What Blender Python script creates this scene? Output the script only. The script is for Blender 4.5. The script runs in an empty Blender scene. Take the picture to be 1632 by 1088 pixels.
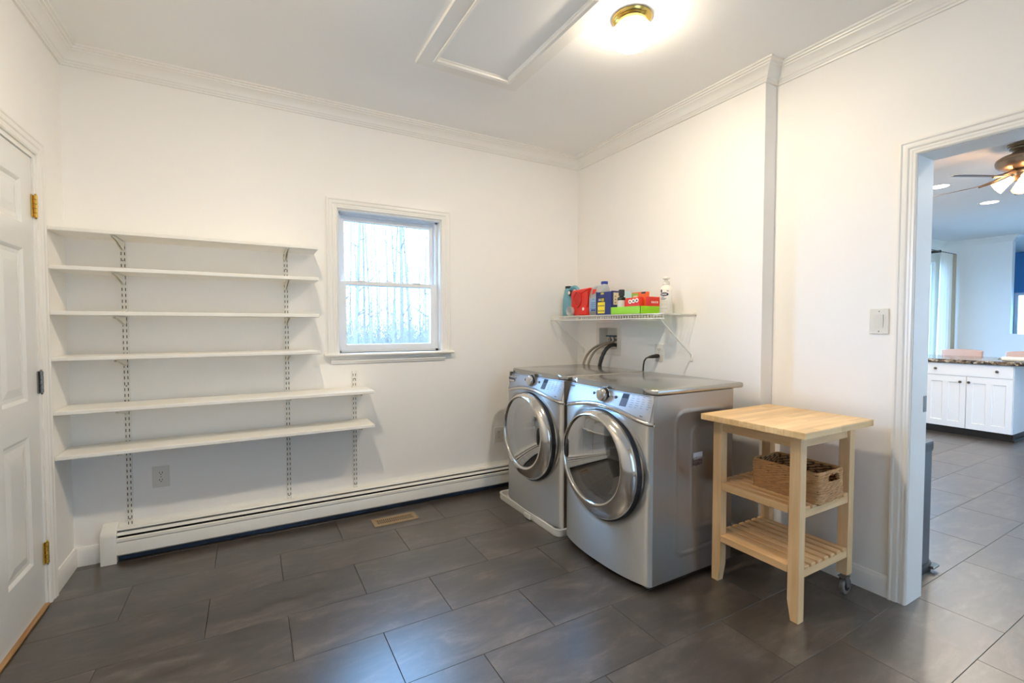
import bpy, bmesh, math, random
from mathutils import Vector, Matrix
random.seed(7)
sc = bpy.context.scene
COL = sc.collection
PI = math.pi

# ------------------------------------------------------------------ camera, world, exposure
CAM = (0.8408, -3.2891, 1.2933); YAW = 0.514; PITCH = -0.0333; FPX = 739.2
cd = bpy.data.cameras.new('camera'); cam = bpy.data.objects.new('camera', cd); COL.objects.link(cam)
cd.sensor_width = 36.0; cd.lens = FPX / 1632 * 36.0; cd.clip_start = 0.02; cd.clip_end = 300
fw = Vector((math.sin(YAW) * math.cos(PITCH), math.cos(YAW) * math.cos(PITCH), math.sin(PITCH)))
rt = Vector((math.cos(YAW), -math.sin(YAW), 0)); up = rt.cross(fw)
cam.matrix_world = Matrix(((rt.x, up.x, -fw.x, CAM[0]), (rt.y, up.y, -fw.y, CAM[1]), (rt.z, up.z, -fw.z, CAM[2]), (0, 0, 0, 1)))
sc.camera = cam
sc.view_settings.view_transform = 'Standard'
sc.view_settings.look = 'None'
sc.view_settings.gamma = 1.0
sc.view_settings.use_curve_mapping = False
sc.view_settings.exposure = 0.17
SKY = (0.25, 0.555, 1.0); SKY_STRENGTH = 35.0
LAMP_W = 26.5; LAMP_COL = (1.0, 0.885, 0.73)
KIT_SPOT_W = 72.0
w = bpy.data.worlds.new('sky'); sc.world = w; w.use_nodes = True
bg = w.node_tree.nodes['Background']; bg.inputs[0].default_value = (*SKY, 1); bg.inputs[1].default_value = SKY_STRENGTH
sc.cycles.max_bounces = 12; sc.cycles.diffuse_bounces = 8; sc.cycles.transparent_max_bounces = 16
sc.cycles.glossy_bounces = 5; sc.cycles.caustics_reflective = False; sc.cycles.caustics_refractive = False
sc.cycles.sample_clamp_indirect = 6.0

# ------------------------------------------------------------------ helpers
def lin(c):
    return tuple((x / 12.92 if x <= 0.04045 else ((x + 0.055) / 1.055) ** 2.4) for x in c)

def rgb(r, g, b):
    return lin((r / 255, g / 255, b / 255))

def origin(o):
    v = Vector((0, 0, 0))
    while o is not None:
        v += o.location; o = o.parent
    return v

class MB:
    """collects shapes in world coordinates and links them as ONE mesh object"""
    def __init__(s):
        s.bm = bmesh.new()

    def face(s, pts):
        return s.bm.faces.new([s.bm.verts.new(p) for p in pts])

    def box(s, x0, x1, y0, y1, z0, z1, bev=0.0, seg=1):
        x0, x1 = sorted((x0, x1)); y0, y1 = sorted((y0, y1)); z0, z1 = sorted((z0, z1))
        v = [s.bm.verts.new(p) for p in ((x0, y0, z0), (x1, y0, z0), (x1, y1, z0), (x0, y1, z0), (x0, y0, z1), (x1, y0, z1), (x1, y1, z1), (x0, y1, z1))]
        fs = [s.bm.faces.new([v[i] for i in q]) for q in ((3, 2, 1, 0), (4, 5, 6, 7), (0, 1, 5, 4), (1, 2, 6, 5), (2, 3, 7, 6), (3, 0, 4, 7))]
        if bev > 0:
            es = list({e for f in fs for e in f.edges})
            bmesh.ops.bevel(s.bm, geom=es, offset=bev, segments=seg, profile=0.5, affect='EDGES')
        return s

    def prism(s, poly, mp, a0, a1, bev=0.0, seg=2):
        """poly: 2D outline; mp(u, v, a) gives a point"""
        A = [s.bm.verts.new(mp(u, v, a0)) for u, v in poly]; B = [s.bm.verts.new(mp(u, v, a1)) for u, v in poly]
        n = len(poly); fs = []
        fa = s.bm.faces.new(A[::-1]); fb = s.bm.faces.new(B)
        for i in range(n):
            fs.append(s.bm.faces.new((A[i], A[(i + 1) % n], B[(i + 1) % n], B[i])))
        if bev > 0:
            es = list(set(fa.edges) | set(fb.edges))
            bmesh.ops.bevel(s.bm, geom=es, offset=bev, segments=seg, profile=0.5, affect='EDGES')
        return s

    def tube(s, pts, r, n=8, cap=True, closed=False):
        pts = [Vector(p) for p in pts]; m = len(pts)
        rad = r if isinstance(r, (list, tuple)) else [r] * m
        rings = []; prev = None
        for i, p in enumerate(pts):
            if closed:
                t = (pts[(i + 1) % m] - pts[i - 1]).normalized()
            else:
                t = (pts[min(i + 1, m - 1)] - pts[max(i - 1, 0)]).normalized()
            if prev is None:
                a = Vector((0, 0, 1)) if abs(t.z) < 0.9 else Vector((1, 0, 0))
                nrm = (a - t * a.dot(t)).normalized()
            else:
                nrm = (prev - t * prev.dot(t)).normalized()
            prev = nrm; b = t.cross(nrm)
            rings.append([s.bm.verts.new(p + (nrm * math.cos(2 * PI * k / n) + b * math.sin(2 * PI * k / n)) * rad[i]) for k in range(n)])
        for i in range(m if closed else m - 1):
            A, B = rings[i], rings[(i + 1) % m]
            for k in range(n):
                s.bm.faces.new((A[k], A[(k + 1) % n], B[(k + 1) % n], B[k]))
        if cap and not closed:
            s.bm.faces.new(rings[0][::-1]); s.bm.faces.new(rings[-1])
        return s

    def lathe(s, prof, c, axis='z', n=32, cap=True, sy=1.0):
        """prof: (radius, distance along axis)"""
        c = Vector(c)
        def P(r, h, a):
            u, v = r * math.cos(a), r * math.sin(a) * sy
            return c + (Vector((u, v, h)) if axis == 'z' else Vector((h, u, v)) if axis == 'x' else Vector((u, h, v)))
        rings = [[s.bm.verts.new(P(max(r, 1e-5), h, 2 * PI * k / n)) for k in range(n)] for r, h in prof]
        for A, B in zip(rings, rings[1:]):
            for k in range(n):
                s.bm.faces.new((A[k], A[(k + 1) % n], B[(k + 1) % n], B[k]))
        if cap:
            s.bm.faces.new(rings[0][::-1]); s.bm.faces.new(rings[-1])
        return s

    def grid(s, nu, nv, fn, skip=None):
        V = [[s.bm.verts.new(fn(i / nu, j / nv)) for j in range(nv + 1)] for i in range(nu + 1)]
        for i in range(nu):
            for j in range(nv):
                if skip and skip((i + .5) / nu, (j + .5) / nv):
                    continue
                s.bm.faces.new((V[i][j], V[i + 1][j], V[i + 1][j + 1], V[i][j + 1]))
        for v in [v for v in s.bm.verts if not v.link_faces]:
            s.bm.verts.remove(v)
        return s

    def slab(s, us, vs, hole, mp, a0, a1):
        """a wall: cells between the sorted edges us and vs, from a0 to a1, less the cells for which hole(u, v) is true"""
        nu, nv = len(us) - 1, len(vs) - 1
        solid = [[not hole((us[i] + us[i + 1]) / 2, (vs[j] + vs[j + 1]) / 2) for j in range(nv)] for i in range(nu)]
        S = lambda i, j: 0 <= i < nu and 0 <= j < nv and solid[i][j]
        for i in range(nu):
            for j in range(nv):
                if not solid[i][j]:
                    continue
                u0, u1, v0, v1 = us[i], us[i + 1], vs[j], vs[j + 1]
                for a in (a0, a1):
                    s.face([mp(u0, v0, a), mp(u1, v0, a), mp(u1, v1, a), mp(u0, v1, a)])
                if not S(i - 1, j): s.face([mp(u0, v0, a0), mp(u0, v1, a0), mp(u0, v1, a1), mp(u0, v0, a1)])
                if not S(i + 1, j): s.face([mp(u1, v0, a0), mp(u1, v1, a0), mp(u1, v1, a1), mp(u1, v0, a1)])
                if not S(i, j - 1): s.face([mp(u0, v0, a0), mp(u1, v0, a0), mp(u1, v0, a1), mp(u0, v0, a1)])
                if not S(i, j + 1): s.face([mp(u0, v1, a0), mp(u1, v1, a0), mp(u1, v1, a1), mp(u0, v1, a1)])
        return s

    def run(s, path, prof, mp, side=1, only=None):
        """sweep prof [(offset, height)] along the open 2D path with mitred corners; mp(u, v, h) gives a point"""
        P = [Vector(p) for p in path]; m = len(P)
        nr = []
        for a, b in zip(P, P[1:]):
            d = (b - a).normalized(); nr.append(Vector((-d.y, d.x)) * side)
        def off(i):
            if i == 0: return nr[0]
            if i == m - 1: return nr[-1]
            a, b = nr[i - 1], nr[i]
            return (a + b) / (1 + a.dot(b))
        for i in range(m - 1):
            if only is not None and i != only: continue
            A = [s.bm.verts.new(mp(*(P[i] + off(i) * o), h)) for o, h in prof]
            B = [s.bm.verts.new(mp(*(P[i + 1] + off(i + 1) * o), h)) for o, h in prof]
            n = len(prof)
            for k in range(n):
                s.bm.faces.new((A[k], A[(k + 1) % n], B[(k + 1) % n], B[k]))
            s.bm.faces.new(A[::-1]); s.bm.faces.new(B)
        return s

    def build(s, name, mat, parent=None, smooth=None, label=None, kind=None):
        bmesh.ops.remove_doubles(s.bm, verts=s.bm.verts, dist=1e-6)
        bmesh.ops.recalc_face_normals(s.bm, faces=s.bm.faces)
        me = bpy.data.meshes.new(name); s.bm.to_mesh(me); s.bm.free()
        if parent is not None:
            me.transform(Matrix.Translation(-origin(parent)))
        me.materials.append(mat)
        if smooth is not None:
            me.shade_smooth(); me.set_sharp_from_angle(angle=math.radians(smooth))
        o = bpy.data.objects.new(name, me); COL.objects.link(o); o.parent = parent
        if label: o['label'] = label
        if kind: o['kind'] = kind
        return o

def tag(o, label=None, cat=None, group=None, kind=None):
    if label: o['label'] = label
    if cat: o['category'] = cat
    if group: o['group'] = group
    if kind: o['kind'] = kind
    return o

def thing(name, label, cat, loc, group=None, kind=None):
    o = bpy.data.objects.new(name, None); COL.objects.link(o); o.location = loc; o.empty_display_size = 0.05
    return tag(o, label, cat, group, kind)

def kids(o):
    return [c for c in bpy.data.objects if c.parent == o]

def dup(o, parent=None):
    c = o.copy(); COL.objects.link(c)
    if parent is not None: c.parent = parent
    for ch in kids(o): dup(ch, c)
    return c

def text(name, body, size, mat, frame, parent, label=None, depth=0.0004):
    """flat print; frame = (origin point, right vector, up vector), centred"""
    cu = bpy.data.curves.new(name, 'FONT'); cu.body = body; cu.size = size; cu.align_x = 'CENTER'; cu.align_y = 'CENTER'; cu.extrude = depth
    cu.resolution_u = 3
    to = bpy.data.objects.new(name, cu); COL.objects.link(to)
    dg = bpy.context.evaluated_depsgraph_get()
    me = bpy.data.meshes.new_from_object(to.evaluated_get(dg))
    bpy.data.objects.remove(to)
    p, r, u = (Vector(x) for x in frame); r.normalize(); u.normalize(); n = r.cross(u)
    M = Matrix(((r.x, u.x, n.x, p.x), (r.y, u.y, n.y, p.y), (r.z, u.z, n.z, p.z), (0, 0, 0, 1)))
    me.transform(M); me.transform(Matrix.Translation(-origin(parent)))
    me.materials.clear(); me.materials.append(mat)
    o = bpy.data.objects.new(name, me); COL.objects.link(o); o.parent = parent
    return o

# ------------------------------------------------------------------ materials
def M(name, col, rough=0.5, metal=0.0, var=0.0, scale=6.0, stretch=(1, 1, 1), bump=0.0, bscale=None, spec=0.5, coat=0.0, rvar=0.0, detail=4):
    m = bpy.data.materials.new(name); m.use_nodes = True; nt = m.node_tree; N = nt.nodes; L = nt.links
    b = N['Principled BSDF']
    b.inputs['Base Color'].default_value = (*col, 1); b.inputs['Roughness'].default_value = rough; b.inputs['Metallic'].default_value = metal
    b.inputs['Specular IOR Level'].default_value = spec; b.inputs['Coat Weight'].default_value = coat
    if var or bump or rvar:
        tc = N.new('ShaderNodeTexCoord'); mp = N.new('ShaderNodeMapping'); mp.inputs['Scale'].default_value = stretch
        L.new(tc.outputs['Object'], mp.inputs['Vector'])
        no = N.new('ShaderNodeTexNoise'); no.inputs['Scale'].default_value = scale; no.inputs['Detail'].default_value = detail
        L.new(mp.outputs[0], no.inputs['Vector'])
        if var:
            hsv = N.new('ShaderNodeMixRGB'); hsv.inputs[1].default_value = (*[max(0, c * (1 - var)) for c in col], 1); hsv.inputs[2].default_value = (*[min(1, c * (1 + var)) for c in col], 1)
            L.new(no.outputs['Fac'], hsv.inputs[0]); L.new(hsv.outputs[0], b.inputs['Base Color'])
        if rvar:
            mr = N.new('ShaderNodeMapRange'); mr.inputs['To Min'].default_value = rough - rvar; mr.inputs['To Max'].default_value = rough + rvar
            L.new(no.outputs['Fac'], mr.inputs[0]); L.new(mr.outputs[0], b.inputs['Roughness'])
        if bump:
            n2 = N.new('ShaderNodeTexNoise'); n2.inputs['Scale'].default_value = bscale or scale; n2.inputs['Detail'].default_value = 3
            L.new(mp.outputs[0], n2.inputs['Vector'])
            bu = N.new('ShaderNodeBump'); bu.inputs['Strength'].default_value = bump; bu.inputs['Distance'].default_value = 0.002
            L.new(n2.outputs['Fac'], bu.inputs['Height']); L.new(bu.outputs[0], b.inputs['Normal'])
    return m

def emit(name, col, st):
    m = bpy.data.materials.new(name); m.use_nodes = True; nt = m.node_tree
    nt.nodes.remove(nt.nodes['Principled BSDF']); e = nt.nodes.new('ShaderNodeEmission')
    e.inputs[0].default_value = (*col, 1); e.inputs[1].default_value = st
    nt.links.new(e.outputs[0], nt.nodes['Material Output'].inputs[0]); return m

def glass(name, tint, refl=1.0, rough=0.0, diff=0.0, dcol=(0.8, 0.8, 0.8)):
    """thin pane: tinted transparency under a fresnel reflection, optionally a share of translucent body"""
    m = bpy.data.materials.new(name); m.use_nodes = True; nt = m.node_tree; N = nt.nodes; L = nt.links
    N.remove(N['Principled BSDF'])
    t = N.new('ShaderNodeBsdfTransparent'); t.inputs[0].default_value = (*tint, 1)
    g = N.new('ShaderNodeBsdfGlossy'); g.inputs['Roughness'].default_value = rough
    fr = N.new('ShaderNodeFresnel'); fr.inputs[0].default_value = 1.45
    mu = N.new('ShaderNodeMath'); mu.operation = 'MULTIPLY'; mu.inputs[1].default_value = refl; L.new(fr.outputs[0], mu.inputs[0])
    mx = N.new('ShaderNodeMixShader'); L.new(mu.outputs[0], mx.inputs[0]); L.new(t.outputs[0], mx.inputs[1]); L.new(g.outputs[0], mx.inputs[2])
    out = mx
    if diff:
        tr = N.new('ShaderNodeBsdfTranslucent'); tr.inputs[0].default_value = (*dcol, 1)
        df = N.new('ShaderNodeBsdfDiffuse'); df.inputs[0].default_value = (*dcol, 1)
        a = N.new('ShaderNodeMixShader'); a.inputs[0].default_value = 0.5; L.new(tr.outputs[0], a.inputs[1]); L.new(df.outputs[0], a.inputs[2])
        out = N.new('ShaderNodeMixShader'); out.inputs[0].default_value = diff; L.new(mx.outputs[0], out.inputs[1]); L.new(a.outputs[0], out.inputs[2])
    L.new(out.outputs[0], N['Material Output'].inputs[0]); return m

def translucent(name, col, fac=0.5):
    m = bpy.data.materials.new(name); m.use_nodes = True; nt = m.node_tree; N = nt.nodes; L = nt.links
    N.remove(N['Principled BSDF'])
    d = N.new('ShaderNodeBsdfDiffuse'); d.inputs[0].default_value = (*col, 1)
    t = N.new('ShaderNodeBsdfTranslucent'); t.inputs[0].default_value = (*col, 1)
    mx = N.new('ShaderNodeMixShader'); mx.inputs[0].default_value = fac; L.new(d.outputs[0], mx.inputs[1]); L.new(t.outputs[0], mx.inputs[2])
    L.new(mx.outputs[0], N['Material Output'].inputs[0]); return m

def floor_mat():
    m = bpy.data.materials.new('vinyl_tile'); m.use_nodes = True; nt = m.node_tree; N = nt.nodes; L = nt.links
    b = N['Principled BSDF']
    ge = N.new('ShaderNodeNewGeometry'); oi = N.new('ShaderNodeObjectInfo')
    sc1 = N.new('ShaderNodeVectorMath'); sc1.operation = 'SCALE'; sc1.inputs[3].default_value = 37.0
    cv = N.new('ShaderNodeCombineXYZ'); L.new(oi.outputs['Random'], cv.inputs[0]); L.new(oi.outputs['Random'], cv.inputs[1]); L.new(oi.outputs['Random'], cv.inputs[2])
    L.new(cv.outputs[0], sc1.inputs[0])
    ad = N.new('ShaderNodeVectorMath'); ad.operation = 'ADD'; L.new(ge.outputs['Position'], ad.inputs[0]); L.new(sc1.outputs[0], ad.inputs[1])
    mp = N.new('ShaderNodeMapping'); mp.inputs['Scale'].default_value = (1.0, 2.6, 1); L.new(ad.outputs[0], mp.inputs[0])
    n1 = N.new('ShaderNodeTexNoise'); n1.inputs['Scale'].default_value = 4.0; n1.inputs['Detail'].default_value = 8; n1.inputs['Roughness'].default_value = 0.62; n1.inputs['Distortion'].default_value = 0.6; L.new(mp.outputs[0], n1.inputs[0])
    n2 = N.new('ShaderNodeTexNoise'); n2.inputs['Scale'].default_value = 17.0; n2.inputs['Detail'].default_value = 6; n2.inputs['Roughness'].default_value = 0.7; L.new(mp.outputs[0], n2.inputs[0])
    cr = N.new('ShaderNodeValToRGB'); e = cr.color_ramp.elements
    e[0].position = 0.30; e[0].color = (*rgb(47, 40, 34), 1); e[1].position = 0.72; e[1].color = (*rgb(100, 90, 80), 1)
    k = cr.color_ramp.elements.new(0.5); k.color = (*rgb(67, 58, 50), 1)
    L.new(n1.outputs['Fac'], cr.inputs[0])
    mr = N.new('ShaderNodeMapRange'); mr.inputs['From Min'].default_value = 0.3; mr.inputs['From Max'].default_value = 0.7; mr.inputs['To Min'].default_value = 0.72; mr.inputs['To Max'].default_value = 1.26
    L.new(n2.outputs['Fac'], mr.inputs[0])
    m2 = N.new('ShaderNodeMapRange'); m2.inputs['To Min'].default_value = 0.9; m2.inputs['To Max'].default_value = 1.1; L.new(oi.outputs['Random'], m2.inputs[0])
    ml = N.new('ShaderNodeMath'); ml.operation = 'MULTIPLY'; L.new(mr.outputs[0], ml.inputs[0]); L.new(m2.outputs[0], ml.inputs[1])
    mc = N.new('ShaderNodeVectorMath'); mc.operation = 'SCALE'; L.new(cr.outputs[0], mc.inputs[0]); L.new(ml.outputs[0], mc.inputs[3])
    L.new(mc.outputs[0], b.inputs['Base Color'])
    rr = N.new('ShaderNodeMapRange'); rr.inputs['To Min'].default_value = 0.34; rr.inputs['To Max'].default_value = 0.43; L.new(n1.outputs['Fac'], rr.inputs[0]); L.new(rr.outputs[0], b.inputs['Roughness'])
    b.inputs['Specular IOR Level'].default_value = 1.0; b.inputs['Coat Weight'].default_value = 0.7; b.inputs['Coat Roughness'].default_value = 0.33
    bu = N.new('ShaderNodeBump'); bu.inputs['Strength'].default_value = 0.04; bu.inputs['Distance'].default_value = 0.002; L.new(n2.outputs['Fac'], bu.inputs['Height']); L.new(bu.outputs[0], b.inputs['Normal'])
    return m

def wood_mat(name, c0, c1, axis, staves=None, rough=0.45):
    """pale wood with its grain along the axis; staves = (length, width) of glued strips"""
    m = bpy.data.materials.new(name); m.use_nodes = True; nt = m.node_tree; N = nt.nodes; L = nt.links
    b = N['Principled BSDF']; b.inputs['Roughness'].default_value = rough
    tc = N.new('ShaderNodeTexCoord'); mp = N.new('ShaderNodeMapping')
    s = [22, 22, 22]; s['xyz'.index(axis)] = 1.6; mp.inputs['Scale'].default_value = s
    oi = N.new('ShaderNodeObjectInfo'); mu = N.new('ShaderNodeMath'); mu.operation = 'MULTIPLY'; mu.inputs[1].default_value = 20; L.new(oi.outputs['Random'], mu.inputs[0])
    L.new(tc.outputs['Object'], mp.inputs[0]); 
    no = N.new('ShaderNodeTexNoise'); no.noise_dimensions = '4D'; no.inputs['Scale'].default_value = 1.5; no.inputs['Detail'].default_value = 5; no.inputs['Distortion'].default_value = 0.4
    L.new(mp.outputs[0], no.inputs[0]); L.new(mu.outputs[0], no.inputs['W'])
    cr = N.new('ShaderNodeValToRGB'); e = cr.color_ramp.elements; e[0].position = 0.32; e[0].color = (*c0, 1); e[1].position = 0.68; e[1].color = (*c1, 1)
    L.new(no.outputs['Fac'], cr.inputs[0]); out = cr.outputs[0]
    if staves:
        br = N.new('ShaderNodeTexBrick'); br.inputs['Color1'].default_value = (0.80, 0.74, 0.66, 1); br.inputs['Color2'].default_value = (1.08, 1.06, 1.02, 1); br.inputs['Mortar'].default_value = (0.7, 0.62, 0.52, 1)
        br.inputs['Scale'].default_value = 1; br.inputs['Brick Width'].default_value = staves[0]; br.inputs['Row Height'].default_value = staves[1]; br.inputs['Mortar Size'].default_value = 0.0006; br.inputs['Bias'].default_value = 0.1
        L.new(tc.outputs['Object'], br.inputs[0])
        mx = N.new('ShaderNodeMixRGB'); mx.blend_type = 'MULTIPLY'; mx.inputs[0].default_value = 1; L.new(out, mx.inputs[1]); L.new(br.outputs[0], mx.inputs[2]); out = mx.outputs[0]
    L.new(out, b.inputs['Base Color']); return m

def granite_mat():
    m = bpy.data.materials.new('granite'); m.use_nodes = True; nt = m.node_tree; N = nt.nodes; L = nt.links
    b = N['Principled BSDF']; b.inputs['Roughness'].default_value = 0.12
    tc = N.new('ShaderNodeTexCoord'); vo = N.new('ShaderNodeTexVoronoi'); vo.inputs['Scale'].default_value = 38; L.new(tc.outputs['Object'], vo.inputs[0])
    no = N.new('ShaderNodeTexNoise'); no.inputs['Scale'].default_value = 22; no.inputs['Detail'].default_value = 6; L.new(tc.outputs['Object'], no.inputs[0])
    cr = N.new('ShaderNodeValToRGB'); e = cr.color_ramp.elements; e[0].position = 0.36; e[0].color = (*rgb(34, 28, 26), 1); e[1].position = 0.66; e[1].color = (*rgb(190, 172, 148), 1)
    k = cr.color_ramp.elements.new(0.5); k.color = (*rgb(104, 84, 66), 1)
    mx = N.new('ShaderNodeMixRGB'); mx.inputs[0].default_value = 0.4; L.new(no.outputs['Fac'], mx.inputs[1]); L.new(vo.outputs['Color'], mx.inputs[2])
    L.new(mx.outputs[0], cr.inputs[0]); L.new(cr.outputs[0], b.inputs['Base Color']); return m

def photo_mat():
    """small printed snapshot: pale sky over a dark house (print on a magnet), object coordinates"""
    m = bpy.data.materials.new('photo_print'); m.use_nodes = True; nt = m.node_tree; N = nt.nodes; L = nt.links
    b = N['Principled BSDF']; b.inputs['Roughness'].default_value = 0.3
    tc = N.new('ShaderNodeTexCoord'); mp = N.new('ShaderNodeMapping'); mp.inputs['Scale'].default_value = (1, 1, 1); L.new(tc.outputs['Generated'], mp.inputs[0])
    no = N.new('ShaderNodeTexNoise'); no.inputs['Scale'].default_value = 5; no.inputs['Detail'].default_value = 5; L.new(mp.outputs[0], no.inputs[0])
    sx = N.new('ShaderNodeSeparateXYZ'); L.new(mp.outputs[0], sx.inputs[0])
    ad = N.new('ShaderNodeMath'); ad.operation = 'MULTIPLY_ADD'; ad.inputs[1].default_value = 0.55; L.new(no.outputs['Fac'], ad.inputs[0]); L.new(sx.outputs[2], ad.inputs[2])
    cr = N.new('ShaderNodeValToRGB'); e = cr.color_ramp.elements; e[0].position = 0.3; e[0].color = (*rgb(150, 140, 132), 1); e[1].position = 1.05; e[1].color = (*rgb(206, 210, 218), 1)
    for p, c in ((0.42, (30, 22, 20)), (0.55, (112, 92, 88)), (0.72, (70, 56, 56)), (0.86, (150, 140, 140))):
        k = cr.color_ramp.elements.new(p); k.color = (*rgb(*c), 1)
    L.new(ad.outputs[0], cr.inputs[0]); L.new(cr.outputs[0], b.inputs['Base Color']); return m

WALL = M('wall_paint', rgb(246, 243, 237), 0.55, var=0.02, scale=3, bump=0.05, bscale=220)
CEIL = M('ceiling_paint', rgb(246, 245, 242), 0.7, var=0.02, scale=2)
TRIM = M('trim_paint', rgb(240, 237, 230), 0.32, var=0.01, scale=4)
DOORP = M('door_paint', rgb(232, 231, 226), 0.22, var=0.01, scale=3)
SHELFP = M('shelf_laminate', rgb(242, 239, 231), 0.4, var=0.01)
METALW = M('white_enamel', rgb(236, 233, 224), 0.35, var=0.01)
HEATP = M('heater_enamel', rgb(234, 231, 222), 0.3, var=0.02, scale=8)
DARK = M('dark_gap', rgb(22, 20, 19), 0.7)
SLOT = M('slot_shadow', rgb(60, 48, 36), 0.7)
VINYL = M('window_vinyl', rgb(236, 238, 240), 0.3)
BRASS = M('brass', rgb(226, 190, 104), 0.2, 1.0, rvar=0.06, scale=40)
STEEL = M('steel', rgb(150, 146, 140), 0.35, 1.0, rvar=0.06, scale=40)
OAK = wood_mat('oak_threshold', rgb(150, 108, 62), rgb(190, 146, 92), 'y')
PLATE = M('outlet_plastic', rgb(226, 222, 212), 0.35)
BLACKP = M('black_plastic', rgb(24, 23, 23), 0.4)
REGIS = M('register_tan', rgb(152, 128, 96), 0.4, 0.2, var=0.1, scale=30)
def brushed(name, col, rough, metal, an):
    m = M(name, col, rough, metal); nt = m.node_tree; b = nt.nodes['Principled BSDF']
    tg = nt.nodes.new('ShaderNodeTangent'); tg.direction_type = 'RADIAL'; tg.axis = 'Z'; nt.links.new(tg.outputs[0], b.inputs['Tangent'])
    b.inputs['Anisotropic'].default_value = an; b.inputs['Anisotropic Rotation'].default_value = 0.25
    return m
SILVER = brushed('appliance_silver', rgb(198, 196, 192), 0.55, 0.85, 0.88)
SIDEM = M('appliance_side', rgb(164, 155, 144), 0.38, 0.75, rvar=0.03, scale=5)
LIDM = M('appliance_top', rgb(172, 168, 160), 0.17, 0.75, rvar=0.02, scale=5)
CONS = brushed('console_silver', rgb(170, 173, 178), 0.5, 0.7, 0.5)
CHROME = M('chrome', rgb(214, 210, 204), 0.12, 1.0, rvar=0.03, scale=20)
DARKNAVY = M('dark_navy', rgb(26, 32, 42), 0.5)
DRUM = M('drum_steel', rgb(150, 148, 146), 0.3, 0.7)
DGLASS = glass('door_glass', (0.46, 0.45, 0.44), 0.7, 0.02, 0.16, rgb(104, 98, 92))
PAN = M('pan_plastic', rgb(226, 223, 214), 0.4)
INK = M('grey_ink', rgb(92, 96, 106), 0.6, spec=0.2)
DISP = M('display', rgb(84, 90, 104), 0.5, spec=0.2)
DISPD = M('display_dark', rgb(36, 42, 56), 0.5, spec=0.2)
BEECHZ = wood_mat('beech_upright', rgb(212, 166, 112), rgb(232, 192, 142), 'z')
BEECHY = wood_mat('beech_slat', rgb(200, 152, 98), rgb(228, 186, 134), 'y')
BEECHX = wood_mat('beech_rail', rgb(206, 160, 106), rgb(230, 190, 138), 'x')
BUTCH = wood_mat('beech_block', rgb(218, 176, 118), rgb(240, 206, 156), 'x', (0.31, 0.042), 0.38)
WICK = M('seagrass', rgb(176, 130, 82), 0.75, var=0.45, scale=60, stretch=(0.5, 0.5, 1.6), bump=0.4, bscale=160)
WICKD = M('seagrass_core', rgb(84, 58, 34), 0.9, var=0.2, scale=40)
RUBBER = M('grey_rubber', rgb(128, 126, 122), 0.5)
GLASSC = glass('clear_pane', (0.97, 0.98, 0.99), 0.8)
BARK = M('grey_bark', rgb(94, 76, 66), 0.9, var=0.25, scale=9, stretch=(2, 2, 0.4))
LITTER = M('leaf_litter', rgb(112, 104, 97), 0.95, var=0.25, scale=3)
FLOORM = floor_mat()
GRAN = granite_mat()

# ================================================================== room shell
W = 3.363; W2 = 3.468; WX = 3.62; BUMP = -1.696; H = 2.74; YB = -4.7
KX = 11.45; KY = 0.12; KYB = -5.6
XY = lambda u, v, a: (u, v, a)

# ---- floor and its tiles
fl = MB().box(-0.2, 15.2, -6.0, 0.3, -0.16, -0.0045).build('floor', M('floor_base', rgb(44, 38, 34), 0.8))
tag(fl, 'dark grey brown vinyl tile floor running from the laundry room into the kitchen', 'floor', kind='structure')
def tile_mesh(w_, d_):
    mb = MB(); g = 0.0010; c = 0.0005
    a = [(g, g), (w_ - g, g), (w_ - g, d_ - g), (g, d_ - g)]; b = [(g + c, g + c), (w_ - g - c, g + c), (w_ - g - c, d_ - g - c), (g + c, d_ - g - c)]
    v0 = [mb.bm.verts.new((x, y, -0.0045)) for x, y in a]; v1 = [mb.bm.verts.new((x, y, -0.0008)) for x, y in a]; v2 = [mb.bm.verts.new((x, y, 0)) for x, y in b]
    for A, B in ((v0, v1), (v1, v2)):
        for k in range(4): mb.bm.faces.new((A[k], A[(k + 1) % 4], B[(k + 1) % 4], B[k]))
    mb.bm.faces.new(v2)
    me = bpy.data.meshes.new('tile'); mb.bm.to_mesh(me); mb.bm.free(); me.materials.append(FLOORM); return me
TW, TD = 0.6555, 0.323
cache = {}; rest = MB()
for k in range(-4, 15):
    y1 = -1.03 - TD * k; y0 = y1 - TD; off = (1.311, 1.624)[k % 2 == 0]
    y1 = min(y1, KY)
    if y1 - y0 < 0.02 or y0 > KY: continue
    i0 = math.floor((0 - off) / TW)
    for i in range(i0, 24):
        x0 = off + TW * i; x1 = min(x0 + TW, KX); x0 = max(x0, 0)
        if x1 - x0 < 0.02: continue
        yb = YB if x0 < 3.5 else KYB
        if y1 < yb + 0.02: continue
        ya = max(y0, yb)
        line = -2.675 + (x0 - 3.47) * 0.226
        near = (x0 < 3.5 and y1 > -3.6) or (3.5 <= x0 < 9.2 and y1 > line - 0.5)
        if near:
            key = (round(x1 - x0, 3), round(y1 - ya, 3))
            if key not in cache: cache[key] = tile_mesh(*key)
            o = bpy.data.objects.new('tile', cache[key]); COL.objects.link(o); o.location = (x0, ya, 0); o.parent = fl
        else:
            rest.box(x0 + .001, x1 - .001, ya + .001, y1 - .001, -0.0045, 0)
rest.build('far_tiles', FLOORM, fl, kind='stuff')

# ---- ceiling
ce = MB().box(-0.2, 15.2, -6.0, 0.3, H, H + 0.15).build('ceiling', CEIL)
tag(ce, 'flat white painted ceiling over laundry room and kitchen', 'ceiling', kind='structure')

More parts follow.
